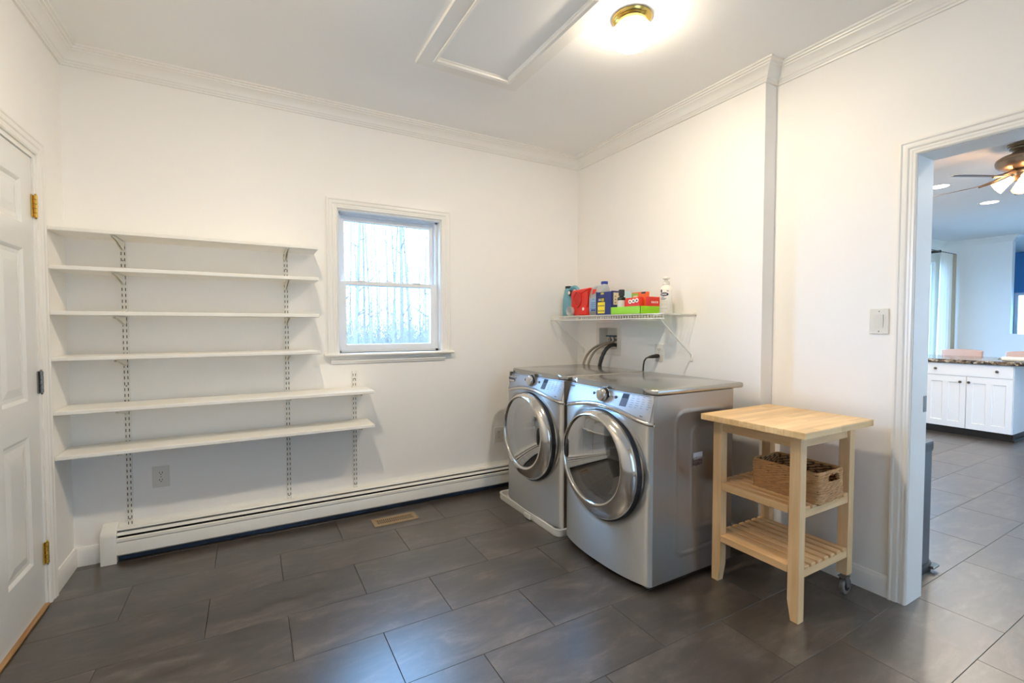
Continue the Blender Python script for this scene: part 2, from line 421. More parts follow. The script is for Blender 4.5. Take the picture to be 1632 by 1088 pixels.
# ---- walls
YZ = lambda u, v, a: (a, u, v)
XZ = lambda u, v, a: (u, a, v)
WX0, WX1, WZ0, WZ1 = 1.36, 2.087, 1.11, 2.073
o = MB().slab([-0.2, WX0, WX1, WX], [-0.1, WZ0, WZ1, H], lambda u, v: WX0 < u < WX1 and WZ0 < v < WZ1, XZ, 0.0, 0.16).build('wall_back', WALL)
tag(o, 'cream white painted back wall with the window and the shelves', 'wall', kind='structure')
DY1, DY0, DH = -0.392, -1.206, 2.05
o = MB().slab([YB, DY0, DY1, 0.0], [-0.1, DH, H], lambda u, v: DY0 < u < DY1 and v < DH, YZ, -0.13, 0.0).build('wall_left', WALL)
tag(o, 'cream white painted wall holding the panelled white door', 'wall', kind='structure')
VB = (-0.515, -0.295, 1.107, 1.280)
OY1, OY0, OH = -2.350, -3.30, 2.064
mb = MB().slab([BUMP, VB[0], VB[1], 0.0], [-0.1, VB[2], VB[3], H], lambda u, v: VB[0] < u < VB[1] and VB[2] < v < VB[3], YZ, W, WX - 0.05)
mb.slab([OY0 - 1.4, OY0, OY1, BUMP], [-0.1, OH, H], lambda u, v: OY0 < u < OY1 and v < OH, YZ, W2, WX)
mb.box(WX - 0.05, WX, BUMP, 0.0, -0.1, H)
o = mb.build('wall_right', WALL)
tag(o, 'cream white wall with a shallow step and the kitchen doorway', 'wall', kind='structure')
F2 = (0.95, 2.45, 0.30, 2.10)
o = MB().slab([-0.13, F2[0], F2[1], WX], [-0.1, F2[2], F2[3], H], lambda u, v: F2[0] < u < F2[1] and F2[2] < v < F2[3], XZ, YB - 0.12, YB).build('wall_front', WALL)
tag(o, 'cream white wall closing the laundry room behind the camera', 'wall', kind='structure')

# kitchen walls
K2 = (8.9, 11.15, 0.10, 2.40)
o = MB().slab([WX, K2[0], K2[1], 15.2], [-0.1, K2[2], K2[3], H], lambda u, v: K2[0] < u < K2[1] and K2[2] < v < K2[3], XZ, KY, KY + 0.16).build('wall_kitchen', WALL)
tag(o, 'white kitchen wall with the curtained glass door', 'wall', kind='structure')
PY, PZ = -0.735, 1.168
o = MB().slab([KYB, -3.6, PY, KY], [-0.1, PZ, H], lambda u, v: -3.6 < u < PY and v > PZ, YZ, KX, KX + 0.13).build('wall_far', WALL)
tag(o, 'white far kitchen wall ending at a half height pass through', 'wall', kind='structure')
S2 = (4.4, 10.8, 0.5, 2.3)
o = MB().slab([WX, S2[0], S2[1], 15.2], [-0.1, S2[2], S2[3], H], lambda u, v: S2[0] < u < S2[1] and S2[2] < v < S2[3], XZ, KYB - 0.14, KYB).build('wall_kitchen_front', WALL)
tag(o, 'white kitchen wall with the added wide window out of view', 'wall', kind='structure')
BLUE = M('mid_blue', rgb(62, 118, 168), 0.6, var=0.03)  # near even blue over the whole wall
B2 = (-1.9, -0.16, 0.55, 1.95)
o = MB().slab([KYB, B2[0], B2[1], KY], [-0.1, B2[2], B2[3], H], lambda u, v: B2[0] < u < B2[1] and B2[2] < v < B2[3], YZ, 14.0, 14.14).build('wall_blue', BLUE)
tag(o, 'blue wall of the room seen through the pass through', 'wall', kind='structure')

# ---- crown moulding, mitred, one object per run
CP = [(0, 2.648), (0.011, 2.648), (0.013, 2.656), (0.018, 2.660), (0.021, 2.668), (0.026, 2.672), (0.030, 2.684), (0.037, 2.697), (0.047, 2.708), (0.058, 2.714), (0.060, 2.720), (0.070, 2.722), (0.072, 2.729), (0.084, 2.731), (0.084, H), (0, H)]
path = [(0, YB), (0, 0), (W, 0), (W, BUMP), (W2, BUMP), (W2, YB)]
for i, (nm, lb) in enumerate([('trim_1', 'white crown moulding above the door wall'), ('trim_2', 'white crown moulding along the top of the back wall'), ('trim_3', 'white crown moulding above the washer and dryer'),
                              ('trim_4', 'short return of white crown moulding at the wall step'), ('trim_5', 'white crown moulding above the kitchen doorway wall')]):
    tag(MB().run(path, CP, XY, side=-1, only=i).build(nm, TRIM, smooth=25), lb, 'crown moulding', kind='structure')
path = [(WX, KY), (KX, KY), (KX, PY), (KX + 0.13, PY), (KX + 0.13, KY - 0.4)]
o = MB().run(path, CP, XY, side=-1).build('trim_6', TRIM, smooth=25)
tag(o, 'white crown moulding around the kitchen ceiling', 'crown moulding', kind='structure')

# ---- door and doorway casings
CAS = [(0, 0), (0, 0.010), (0.006, 0.014), (0.014, 0.0115), (0.020, 0.013), (0.028, 0.011), (0.034, 0.0155), (0.044, 0.017), (0.052, 0.0165), (0.058, 0.020), (0.066, 0.019), (0.066, 0)]
o = MB().run([(OY1, 0.0), (OY1, OH), (OY0, OH), (OY0, 0.0)], CAS, lambda u, v, h: (W2 - h, u, v), side=-1).build('trim_7', TRIM, smooth=25)
tag(o, 'fluted white casing around the kitchen doorway', 'door casing', kind='structure')
o = MB().run([(OY1, 0.0), (OY1, OH), (OY0, OH), (OY0, 0.0)], CAS, lambda u, v, h: (WX + h, u, v), side=-1).build('trim_8', TRIM, smooth=25)
tag(o, 'white casing on the kitchen side of the doorway', 'door casing', kind='structure')
mb = MB()
mb.box(W2 - .004, WX + .004, OY1 - 0.002, OY1 + 0.004, 0, OH + .002).box(W2 - .004, WX + .004, OY0 - .004, OY0 + .002, 0, OH + .002).box(W2 - .004, WX + .004, OY0, OY1, OH - .002, OH + .004)
o = mb.build('trim_9', TRIM); tag(o, 'white jamb lining the kitchen doorway', 'door jamb', kind='structure')
mb = MB(); mb.box(3.588, 3.616, OY1 - 0.0045, OY1 - 0.002, 0.89, 0.965)
sp = mb.build('strike_plate', STEEL, o, label='dark metal strike plate')
o = MB().run([(DY1, 0.0), (DY1, DH), (DY0, DH), (DY0, 0.0)], [(x + 0.018, h) for x, h in CAS], lambda u, v, h: (h, u, v), side=-1).build('trim_10', TRIM, smooth=25)
tag(o, 'fluted white casing around the panelled door', 'door casing', kind='structure')
# its jamb
mb = MB(); mb.box(-0.128, 0.004, DY1 - .003, DY1 + 0.02, 0, DH + .02).box(-0.128, 0.004, DY0 - .02, DY0 + 0.003, 0, DH + .02).box(-0.128, 0.004, DY0, DY1, DH - .003, DH + .02)
o = mb.build('trim_11', TRIM); tag(o, 'white jamb around the panelled door', 'door jamb', kind='structure')
o = MB().box(-0.128, 0.012, DY0, DY1, 0.0, 0.014, 0.004).build('trim_12', OAK); tag(o, 'oak threshold strip under the panelled door', 'threshold', kind='structure')

def raised_panel(mb, u0, u1, v0, v1, mp, dep=0.009, w1=0.014, flat=0.016, w2=0.034, up_=0.006):
    def ring(i, d): return [mp(u0 + i, v0 + i, d), mp(u1 - i, v0 + i, d), mp(u1 - i, v1 - i, d), mp(u0 + i, v1 - i, d)]
    R_ = [ring(0, 0), ring(w1 * .4, dep * .35), ring(w1, dep), ring(w1 + flat, dep), ring(w1 + flat + w2, dep - up_)]
    for A, B in zip(R_, R_[1:]):
        for k in range(4): mb.face([A[k], A[(k + 1) % 4], B[(k + 1) % 4], B[k]])
    mb.face(R_[-1])

def panel_door(mb, us, vs, cells, mp, **kw):
    """front face with stiles and rails, raised or sunk panels in the given cells"""
    for i in range(len(us) - 1):
        for j in range(len(vs) - 1):
            a = (us[i], us[i + 1], vs[j], vs[j + 1])
            if (i, j) in cells: raised_panel(mb, *a, mp, **kw)
            else: mb.face([mp(a[0], a[2], 0), mp(a[1], a[2], 0), mp(a[1], a[3], 0), mp(a[0], a[3], 0)])

# ---- door_1
d1 = thing('door_1', 'glossy white six panel door with brass hinges beside the shelves', 'door', (0, DY1, 0.015), kind='structure')
mb = MB(); y1 = DY1 - 0.005; y0 = DY0 + 0.005
panel_door(mb, [y0, y0 + .115, y0 + .36, y0 + .444, y0 + .689, y1], [0.016, 0.245, 0.815, 0.968, 1.628, 1.738, 1.925, DH - .005],
           {(1, 1), (3, 1), (1, 3), (3, 3), (1, 5), (3, 5)}, lambda u, v, d: (-0.003 - d, u, v))
mb.box(-0.04, -0.016, y0, y1, 0.016, DH - .005)
for a in ((y0, y0 + .003, .016, DH - .005), (y1 - .003, y1, .016, DH - .005), (y0, y1, .016, .019), (y0, y1, DH - .008, DH - .005)):
    mb.box(-0.018, -0.0032, *a)
mb.build('door_leaf', DOORP, d1)
for zc, mt, lb in ((1.832, BRASS, 'polished brass hinge'), (1.038, STEEL, 'dull steel hinge'), (0.248, BRASS, 'polished brass hinge')):
    mb = MB()
    for k in range(5):
        z = zc - 0.05 + k * 0.02
        mb.lathe([(0.004, 0), (0.0075, 0.0015), (0.0075, 0.0185), (0.004, 0.02)], (0.0075, DY1 - 0.001, z), n=12)
    mb.lathe([(0.002, 0), (0.005, 0.003), (0.003, 0.007)], (0.0075, DY1 - 0.001, zc + 0.05), n=10)
    mb.lathe([(0.003, -0.007), (0.005, -0.003), (0.002, 0)], (0.0075, DY1 - 0.001, zc - 0.05), n=10)
    mb.box(-0.002, 0.0015, DY1 - 0.020, DY1, zc - .05, zc + .05).box(0.0042, 0.006, DY1, DY1 + 0.012, zc - .05, zc + .05)
    mb.build('hinge', mt, d1, smooth=40, label=lb)
mb = MB(); mb.lathe([(0.032, 0), (0.032, .006), (0.012, .012), (0.012, .035), (0.024, .045), (0.028, .06), (0.018, .072), (0.002, .074)], (-0.003, y0 + .07, 0.95), axis='x', n=20)
mb.build('door_knob', BRASS, d1, smooth=40)

# ---- baseboards
BP = [(0, 0), (0.0135, 0), (0.0135, 0.080), (0.011, 0.086), (0.0085, 0.092), (0.006, 0.100), (0, 0.102)]
o = MB().run([(0, DY1 + 0.083), (0, 0)], BP, XY, side=-1).build('baseboard_left', TRIM, smooth=25); tag(o, 'short white baseboard between the panelled door and the corner', 'baseboard', kind='structure')
o = MB().run([(0.0135, 0), (0.119, 0)], BP, XY, side=-1).build('baseboard_back', TRIM, smooth=25); tag(o, 'short white baseboard beside the heater end', 'baseboard', kind='structure')
o = MB().run([(W, -0.10), (W, BUMP), (W2, BUMP), (W2, OY1 + 0.066)], BP, XY, side=-1).build('baseboard_right', TRIM, smooth=25); tag(o, 'white baseboard behind the wooden cart', 'baseboard', kind='structure')

# ---- window_1
def window(name, label, x0, x1, z0, z1, ywall, casing=True):
    wn = thing(name, label, 'window', ((x0 + x1) / 2, ywall, z0), kind='structure')
    if casing:
        c = [(0.004 + a, h) for a, h in CAS]
        MB().run([(x0, z0 - .012), (x0, z1), (x1, z1), (x1, z0 - .012)], c, lambda u, v, h: (u, ywall - h, v), side=1).build('casing', TRIM, wn, smooth=25)
        mb = MB(); zt = z0
        mb.prism([(0.05, zt), (-0.038, zt), (-0.047, zt - .005), (-0.050, zt - .011), (-0.047, zt - .018), (-0.040, zt - .020), (0.05, zt - .020)], lambda u, v, a: (a, ywall + u, v), x0 - 0.095, x1 + 0.087)
        mb.build('window_stool', TRIM, wn, smooth=25)
        mb = MB(); mb.run([(x0 - .053, zt - .020), (x1 + .025, zt - .020)], [(0, 0), (0, .026), (.010, .026), (.014, .018), (.026, .015), (.036, .017), (.042, .012), (.050, .010), (.050, 0)], lambda u, v, h: (u, ywall - h, v), side=-1)
        mb.build('apron', TRIM, wn, smooth=25)
    return wn
w1 = window('window_1', 'white double hung window with a blurry view of bare trees', WX0, WX1, WZ0, WZ1, 0.0)
mb = MB(); f_ = 0.024
mb.box(WX0 + .002, WX0 + f_, 0.05, 0.158, WZ0, WZ1).box(WX1 - f_, WX1 - .002, 0.05, 0.158, WZ0, WZ1).box(WX0 + .002, WX1 - .002, 0.05, 0.158, WZ1 - 0.016, WZ1 - .001).box(WX0 + .002, WX1 - .002, 0.05, 0.158, WZ0 + .001, WZ0 + 0.014)
mb.build('window_frame', VINYL, w1)
mb = MB(); mb.box(WX0 + .001, WX0 + .006, 0.0, 0.05, WZ0, WZ1).box(WX1 - .006, WX1 - .001, 0.0, 0.05, WZ0, WZ1).box(WX0 + .001, WX1 - .001, 0.0, 0.05, WZ1 - .006, WZ1 - .001)
mb.build('jamb_liner', TRIM, w1)
def sash(x0, x1, z0, z1, y0, y1, st, tr, br):
    mb = MB()
    mb.box(x0, x0 + st, y0, y1, z0, z1, .003).box(x1 - st, x1, y0, y1, z0, z1, .003).box(x0 + st - .004, x1 - st + .004, y0, y1, z1 - tr, z1, .003).box(x0 + st - .004, x1 - st + .004, y0, y1, z0, z0 + br, .003)
    s_ = mb.build('sash', VINYL, w1)
    MB().box(x0 + st - .003, x1 - st + .003, (y0 + y1) / 2 - .002, (y0 + y1) / 2 + .002, z0 + br - .003, z1 - tr + .003).build('pane', GLASSC, s_)
    return s_
lo = sash(WX0 + .02, WX1 - .02, WZ0 + .014, 1.606, 0.052, 0.088, 0.042, 0.030, 0.042)
hi = sash(WX0 + .02, WX1 - .02, 1.575, WZ1 - .016, 0.094, 0.128, 0.038, 0.036, 0.034)
for xx in (1.52, 1.92):
    MB().box(xx - .028, xx + .028, 0.046, 0.07, 1.600, 1.611, .003).build('sash_latch', VINYL, lo)
MB().box(1.69, 1.74, 0.056, 0.086, 1.602, 1.616, .004).build('sash_lock', VINYL, lo)

# kitchen windows / glass door
def plain_window(name, label, u0, u1, v0, v1, mp, nx, a0, a1):
    wn = thing(name, label, 'window', mp((u0 + u1) / 2, v0, (a0 + a1) / 2), kind='structure')
    mb = MB(); f = 0.06
    us = [u0, u0 + f]; k = (u1 - u0 - f) / nx
    for i in range(1, nx): us += [u0 + f / 2 + k * i - .03 + .03 - .03, u0 + f / 2 + k * i + .03]
    us += [u1 - f, u1]
    mb.slab(us, [v0, v0 + f, v1 - f, v1], lambda u, v: v0 + f < v < v1 - f and any(us[q] < u < us[q + 1] for q in range(1, len(us) - 1, 2)), mp, a0, a1)
    mb.build('window_frame', VINYL, wn)
    for q in range(1, len(us) - 1, 2):
        mb = MB(); am = (a0 + a1) / 2
        P0 = mp(us[q] - .003, v0 + f - .003, am - .002); P1 = mp(us[q + 1] + .003, v1 - f + .003, am + .002)
        mb.box(P0[0], P1[0], P0[1], P1[1], P0[2], P1[2]); mb.build('pane', GLASSC, wn)
    return wn
plain_window('window_2', 'bright kitchen glass door half hidden by the white curtain', *K2, XZ, 2, KY + .03, KY + .09)
plain_window('added_window_3', 'added wide window filling the kitchen with light from out of view', *S2, XZ, 4, KYB - .09, KYB - .03)  # unseen window added to light the kitchen
plain_window('added_window_5', 'added glass door behind the camera letting fill light into the laundry room', *F2, XZ, 2, YB - .09, YB - .03)  # unseen glazing added as daylight fill for the laundry room
plain_window('window_4', 'pale blue window in the room beyond the pass through', *B2, YZ, 2, 14.03, 14.09)

FILL_BLIND = translucent('fill_blind_cloth', (0.96, 0.86, 0.80), 0.85)  # blinds added to soften and warm the fill daylight
for nm, (u0, u1, v0, v1), yb, lb in (('fill_blind', F2, YB, 'added cream blind tinting the fill light of the glass door behind the camera'), ('fill_blind', S2, KYB, 'added cream blind tinting the fill light of the wide kitchen window')):
    t = thing(nm, lb, 'blind', ((u0 + u1) / 2, yb + .02, v1))
    MB().box(u0 - .03, u1 + .03, yb + .018, yb + .0195, v0 - .02, v1 + .03).build('cloth', FILL_BLIND, t)
    MB().tube([(u0 - .04, yb + .04, v1 + .05), (u1 + .04, yb + .04, v1 + .05)], .022, 12).build('roller', VINYL, t, smooth=60)
    MB().box(u0 - .03, u1 + .03, yb + .012, yb + .026, v0 - .04, v0 - .02, .003).build('hem_bar', VINYL, t)

# ================================================================== outside
g = MB().box(-40, 60, 0.3, 70, -0.9, -0.7).build('ground', LITTER); tag(g, 'pale leaf littered ground outside the window', 'ground', kind='structure')
g2 = MB().box(-40, 60, -60, -6.0 if False else -4.85, -0.9, -0.7).build('ground', LITTER); tag(g2, 'pale ground beyond the kitchen windows', 'ground', kind='structure')
g3 = MB().box(15.2, 60, -6.0, 0.3, -0.9, -0.7).build('ground', LITTER); tag(g3, 'pale ground beyond the blue room window', 'ground', kind='structure')
rng = random.Random(3)
spots = []
for i in range(26):
    y = 5.5 + 0.58 * i + rng.uniform(0, .4); c = 0.84 + (y + 3.29) * (0.14 + 0.26 * ((i * 7) % 26 + rng.uniform(0, .8)) / 26)
    spots.append((c, y))
spots += [(2.62, 6.2), (2.78, 6.5), (3.45, 6.4), (4.35, 6.6), (4.6, 6.5)]
for x, y in spots:
    mb = MB(); h = rng.uniform(7, 11); r0 = rng.uniform(0.022, 0.055); lx, ly = rng.uniform(-.3, .3), rng.uniform(-.15, .15)
    pt = lambda t: Vector((x + lx * t + 0.10 * math.sin(3 * t + x * 7), y + ly * t, -0.75 + h * t))
    mb.tube([pt(k / 9) for k in range(10)], [r0 * (1 - 0.8 * k / 9) for k in range(10)], 6)
    for b in range(22):
        t = rng.uniform(0.16, 0.9); p = pt(t); a = rng.uniform(0, 2 * PI); ln = rng.uniform(0.4, 1.5) * (1 - .5 * t)
        d = Vector((math.cos(a), math.sin(a), rng.uniform(0.5, 1.3))).normalized() * ln
        q = [p, p + d * .5 + Vector((rng.uniform(-.1, .1), 0, -.03)), p + d]
        rb = r0 * (1 - .8 * t) * .45
        mb.tube(q, [rb, rb * .6, rb * .25], 4)
        for s_ in range(3):
            u = rng.uniform(.3, 1); p2 = p + d * u; a2 = a + rng.uniform(-1.2, 1.2); d2 = Vector((math.cos(a2), math.sin(a2), rng.uniform(.2, 1.2))) * rng.uniform(.25, .7)
            mb.tube([p2, p2 + d2], [rb * .4, rb * .15], 3)
    o = mb.build('bare_tree', BARK); tag(o, 'slender bare winter tree in the woods seen through the window', 'tree', 'bare trees outside the window')
mb = MB()
for i in range(8000):
    y = rng.uniform(7, 17); x = 0.84 + (y + 3.29) * rng.uniform(0.04, 0.54); z = -0.72
    hh = rng.uniform(0.7, 2.3) * (0.7 + 0.05 * y); r = rng.uniform(.003, .009)
    d = Vector((rng.uniform(-.5, .5), rng.uniform(-.4, .4), 1)) * hh
    mid = Vector((x, y, z)) + d * .5 + Vector((rng.uniform(-.15, .15), 0, 0))
    mb.tube([Vector((x, y, z)), mid, Vector((x, y, z)) + d + Vector((rng.uniform(-.3, .3), 0, -.1))], [r, r * .8, r * .4], 3, cap=False)
o = mb.build('brush', M('pale_twigs', rgb(108, 90, 80), 0.9, var=0.2, scale=4)); tag(o, 'tangle of pale leafless brush below the bare trees', 'brush', kind='stuff')

# ================================================================== adjustable shelves on the back wall
SX = (0.240, 1.044, 1.455)
def standard(x, z0, z1, label):
    t = thing('shelf_standard', label, 'shelf rail', (x, -0.007, z0), 'slotted rails holding the shelves')
    w_, d_ = 0.0135, 0.0135; us = [-w_, -0.0095, -0.0055, 0.0055, 0.0095, w_]
    vs = [z0]; z = z0 + 0.014
    while z + 0.02 < z1: vs += [z, z + 0.017]; z += 0.0325
    vs.append(z1)
    sl = {(vs[q], vs[q + 1]) for q in range(1, len(vs) - 1, 2)}
    def hole(u, v):
        return 0.0055 < abs(u) < 0.0095 and any(a < v < b for a, b in sl)
    mb = MB(); mb.slab(us, vs, hole, lambda u, v, a: (x + u, a, v), -d_, -d_ + 0.0016)
    mb.box(x - w_, x - w_ + .0016, -d_ + .0016, 0, z0, z1).box(x + w_ - .0016, x + w_, -d_ + .0016, 0, z0, z1)
    mb.build('rail', METALW, t)
    MB().box(x - .0115, x + .0115, -d_ + .0036, -.004, z0 + .004, z1 - .004).build('slot_backing', SLOT, t, label='dark backing coloured as the shade inside the slotted rail')  # brown backing stands in for the shade within the slots
    for zz in ([z0 + .05, z1 - .05] if z1 - z0 < 1 else [z0 + .046, (z0 + z1) / 2, z1 - .1]):
        MB().lathe([(0.0045, 0), (0.004, -.0015), (0.001, -.0025)], (x, -d_, zz), axis='y', n=10).build('screw', STEEL, t, smooth=50)
standard(SX[0], 0.172, 1.752, 'white slotted rail nearest the panelled door, with two dark rows of slots')
standard(SX[1], 0.158, 1.752, 'middle white slotted rail, full height, between the other two rails')
standard(SX[2], 0.158, 0.985, 'short white slotted rail under the window, holding only the two lowest shelves')
SH = [(1.775, 1.210, 'topmost of the six white wall shelves'), (1.588, 1.210, 'second white wall shelf from the top'), (1.366, 1.210, 'third white wall shelf from the top'),
      (1.142, 1.214, 'fourth white wall shelf from the top, lowest of the short ones'), (0.877, 1.536, 'upper of the two longer white shelves near the heater'), (0.656, 1.536, 'lowest white wall shelf, longer, just above the heater')]
for zt, xr, lb in SH:
    t = thing('wall_shelf', lb, 'shelf', (0.003, -0.25, zt - .02), 'white shelves on the back wall')
    MB().box(0.003, xr, -0.252, -0.020, zt - .020, zt, .0025).build('shelf_board', SHELFP, t)
    for sx in SX:
        if sx > xr - .02: continue
        zb = zt - .020
        mb = MB()
        mb.prism([(-0.0155, zb - .001), (-0.236, zb - .001), (-0.236, zb - .012), (-0.16, zb - .018), (-0.05, zb - .042), (-0.0155, zb - .050)], lambda u, v, a: (sx + a, u, v), -0.0075, -0.0045)
        mb.prism([(-0.0155, zb - .001), (-0.236, zb - .001), (-0.236, zb - .012), (-0.16, zb - .018), (-0.05, zb - .042), (-0.0155, zb - .050)], lambda u, v, a: (sx + a, u, v), 0.0045, 0.0075)
        mb.box(sx - .0075, sx + .0075, -0.236, -0.0155, zb - .003, zb)
        mb.build('bracket', METALW, t)

# ================================================================== baseboard heater
ht = thing('baseboard_heater', 'long low white hot water baseboard heater along the back wall', 'heater', (1.7, 0, 0), None)
X0, X1 = 0.155, 3.345
ex = lambda u, v, a: (a, u, v)
mb = MB(); mb.prism([(0, 0.035), (-0.004, 0.035), (-0.004, 0.186), (-0.040, 0.181), (-0.046, 0.172), (-0.044, 0.170), (-0.038, 0.176), (-0.010, 0.180), (0, 0.205), ], ex, X0, X1); mb.build('back_hood', HEATP, ht, smooth=20)
mb = MB(); mb.prism([(-0.045, 0.1605), (-0.0585, 0.148), (-0.0575, 0.1465), (-0.043, 0.158)], ex, X0, X1); mb.build('damper', HEATP, ht)
mb = MB(); mb.prism([(-0.062, 0.137), (-0.068, 0.132), (-0.0695, 0.118), (-0.066, 0.110), (-0.068, 0.104), (-0.0705, 0.046), (-0.064, 0.038), (-0.052, 0.036), (-0.052, 0.038), (-0.063, 0.041), (-0.068, 0.048), (-0.0655, 0.104), (-0.0635, 0.110), (-0.067, 0.118), (-0.0655, 0.131), (-0.061, 0.135)], ex, X0, X1); mb.build('front_panel', HEATP, ht, smooth=25)
mb = MB(); mb.box(X0 + .03, X1 - .03, -0.044, -0.006, 0.075, 0.135)
mb.build('fin_core', M('heater_fins', rgb(30, 30, 32), 0.6), ht)
mb = MB(); mb.box(X0, X1, -0.030, -0.001, 0.001, 0.034); mb.build('gap_shade', M('gap_shade_blue', rgb(44, 62, 82), 0.5), ht, label='dark blue strip painted as the shade and reflection in the gap below the heater')  # strip colour paints the shaded, reflecting gap under the heater
mb = MB(); mb.prism([(-0.001, 0.002), (-0.076, 0.002), (-0.077, 0.150), (-0.072, 0.166), (-0.060, 0.178), (-0.040, 0.187), (-0.001, 0.208)], ex, 0.121, 0.190, .003, 2); mb.build('end_cap', HEATP, ht, smooth=30)

# ================================================================== electrical things
def outlet(pt, r, n, label, plug=False):
    """pt centre on the wall, r right vector along the wall, n outward normal"""
    p = Vector(pt); r = Vector(r); n = Vector(n); u = Vector((0, 0, 1))
    t = thing('wall_outlet', label, 'outlet', pt, 'outlets on the laundry walls')
    def bx(mb, a0, a1, b0, b1, c0, c1, bev=0):
        A = p + r * a0 + u * b0 + n * c0; B = p + r * a1 + u * b1 + n * c1
        mb.box(A.x, B.x, A.y, B.y, A.z, B.z, bev)
    mb = MB(); bx(mb, -.040, .040, -.061, .061, 0.0005, .005, .002); mb.build('cover_plate', PLATE, t)
    for s_ in (1, -1):
        if plug and s_ < 0: continue
        poly = [(.017 * math.cos(a), s_ * .0205 + max(-.0125, min(.0125, .017 * math.sin(a)))) for a in [2 * PI * k / 20 for k in range(20)]]
        mb = MB(); mb.prism(poly, lambda a, b, c: p + r * a + u * b + n * c, 0.004, 0.0065); rc = mb.build('receptacle', PLATE, t)
        mb = MB()
        for dx in (-.0065, .0065): bx(mb, dx - .0013, dx + .0013, s_ * .0205 - .001, s_ * .0205 + .008, .0055, .0068)
        bx(mb, -.0025, .0025, s_ * .0205 - .009, s_ * .0205 - .0045, .0055, .0068)
        mb.build('slots', BLACKP, rc)
    mb = MB(); c = p + n * .005
    q = [tuple(c + r * (.003 * math.cos(a)) + u * (.003 * math.sin(a)) + n * k) for k in (0, .001) for a in [2 * PI * i / 10 for i in range(10)]]
    V = [mb.bm.verts.new(v) for v in q]; mb.bm.faces.new(V[10:])
    for i in range(10): mb.bm.faces.new((V[i], V[(i + 1) % 10], V[10 + (i + 1) % 10], V[10 + i]))
    mb.build('screw', STEEL, t)
    return t
outlet((0.382, 0, 0.430), (1, 0, 0), (0, -1, 0), 'white double outlet low on the wall under the shelves')
outlet((2.573, 0, 0.420), (1, 0, 0), (0, -1, 0), 'white double outlet low on the wall beside the washer')
outlet((W, -0.945, 1.105), (0, -1, 0), (-1, 0, 0), 'white outlet above the dryer with a black plug in it', plug=True)
cdn = thing('power_cord', 'black dryer power cord with an angled plug in the wall outlet', 'power cord', (3.33, -0.94, 0.98))
mb = MB(); mb.tube([(3.352, -0.948, 1.083), (3.335, -0.945, 1.082), (3.305, -0.930, 1.078), (3.285, -0.918, 1.074)], [.013, .015, .012, .007], 10); mb.build('plug', BLACKP, cdn, smooth=50)
mb = MB(); mb.tube([(3.287, -0.919, 1.0745), (3.272, -0.908, 1.066), (3.262, -0.900, 1.045), (3.258, -0.897, 1.01), (3.256, -0.895, 0.95), (3.256, -0.895, 0.86)], .0055, 8); mb.build('cord', BLACKP, cdn, smooth=60)

sw = thing('light_switch', 'white rocker light switch beside the kitchen doorway', 'light switch', (W2, -2.218, 1.315))
MB().box(W2 - .006, W2 - .0005, -2.257, -2.179, 1.255, 1.376, .002).build('cover_plate', PLATE, sw)
mb = MB(); mb.prism([(W2 - .006, 1.283), (W2 - .0075, 1.283), (W2 - .012, 1.348), (W2 - .006, 1.348)], lambda u, v, a: (u, a, v), -2.2345, -2.2015); mb.build('rocker', PLATE, sw)
for zz in (1.268, 1.363):
    MB().lathe([(.003, 0), (.003, -.001), (.001, -.0015)], (W2 - .006, -2.218, zz), axis='x', n=10).build('screw', STEEL, sw)

# floor register
fr = thing('floor_register', 'tan metal floor register in the floor by the heater', 'floor vent', (1.665, -0.238, 0), None)
RX0, RX1, RY0, RY1 = 1.518, 1.810, -0.302, -0.176
MB().slab([RX0, RX0 + .025, RX1 - .025, RX1], [RY0, RY0 + .030, RY1 - .030, RY1], lambda u, v: RX0 + .025 < u < RX1 - .025 and RY0 + .03 < v < RY1 - .03, XY, 0.0005, 0.005).build('register_frame', REGIS, fr)
MB().box(RX0 + .024, RX1 - .024, RY0 + .029, RY1 - .029, 0.0003, 0.0009).build('duct_dark', DARK, fr)
mb = MB(); n = 19
for k in range(n):
    x = RX0 + .025 + (RX1 - RX0 - .05) * (k + .5) / n
    mb.prism([(x - .0035, .001), (x - .0005, .001), (x + .003, .0045), (x + .0005, .0045)], lambda u, v, a: (u, a, v), RY0 + .03, RY1 - .03)
mb.box(RX0 + .025, RX1 - .025, -.2405, -.2375, .003, .0048)
mb.build('louvers', REGIS, fr, kind='stuff')

# attic hatch
hx0, hx1, hy0, hy1 = 1.648, 2.268, -1.745, -0.792; jx0, jx1, jy0, jy1 = 1.734, 2.246, -1.660, -0.874
ah = thing('attic_hatch', 'white framed attic access hatch in the ceiling', 'hatch', ((hx0 + hx1) / 2, (hy0 + hy1) / 2, H))
mb = MB().slab([hx0, jx0, jx1 - .064, hx1], [hy0, jy0, jy1, hy1], lambda u, v: jx0 < u < jx1 - .064 and jy0 < v < jy1, XY, H - .020, H)
jx1 -= .064
mb.build('hatch_frame', TRIM, ah)
mb = MB().run([(jx0, jy0), (jx0, jy1), (jx1, jy1), (jx1, jy0), (jx0, jy0)], [(0, H - .022), (0.0, H), (0.009, H), (0.012, H - .010), (0.006, H - .014), (0.004, H - .024), (-.010, H - .028), (-.012, H - .022)], XY, side=-1)
mb.build('stop_moulding', TRIM, ah, smooth=25)
MB().box(jx0 + .002, jx1 - .002, jy0 + .002, jy1 - .002, H - .006, H - .001).build('hatch_panel', CEIL, ah)

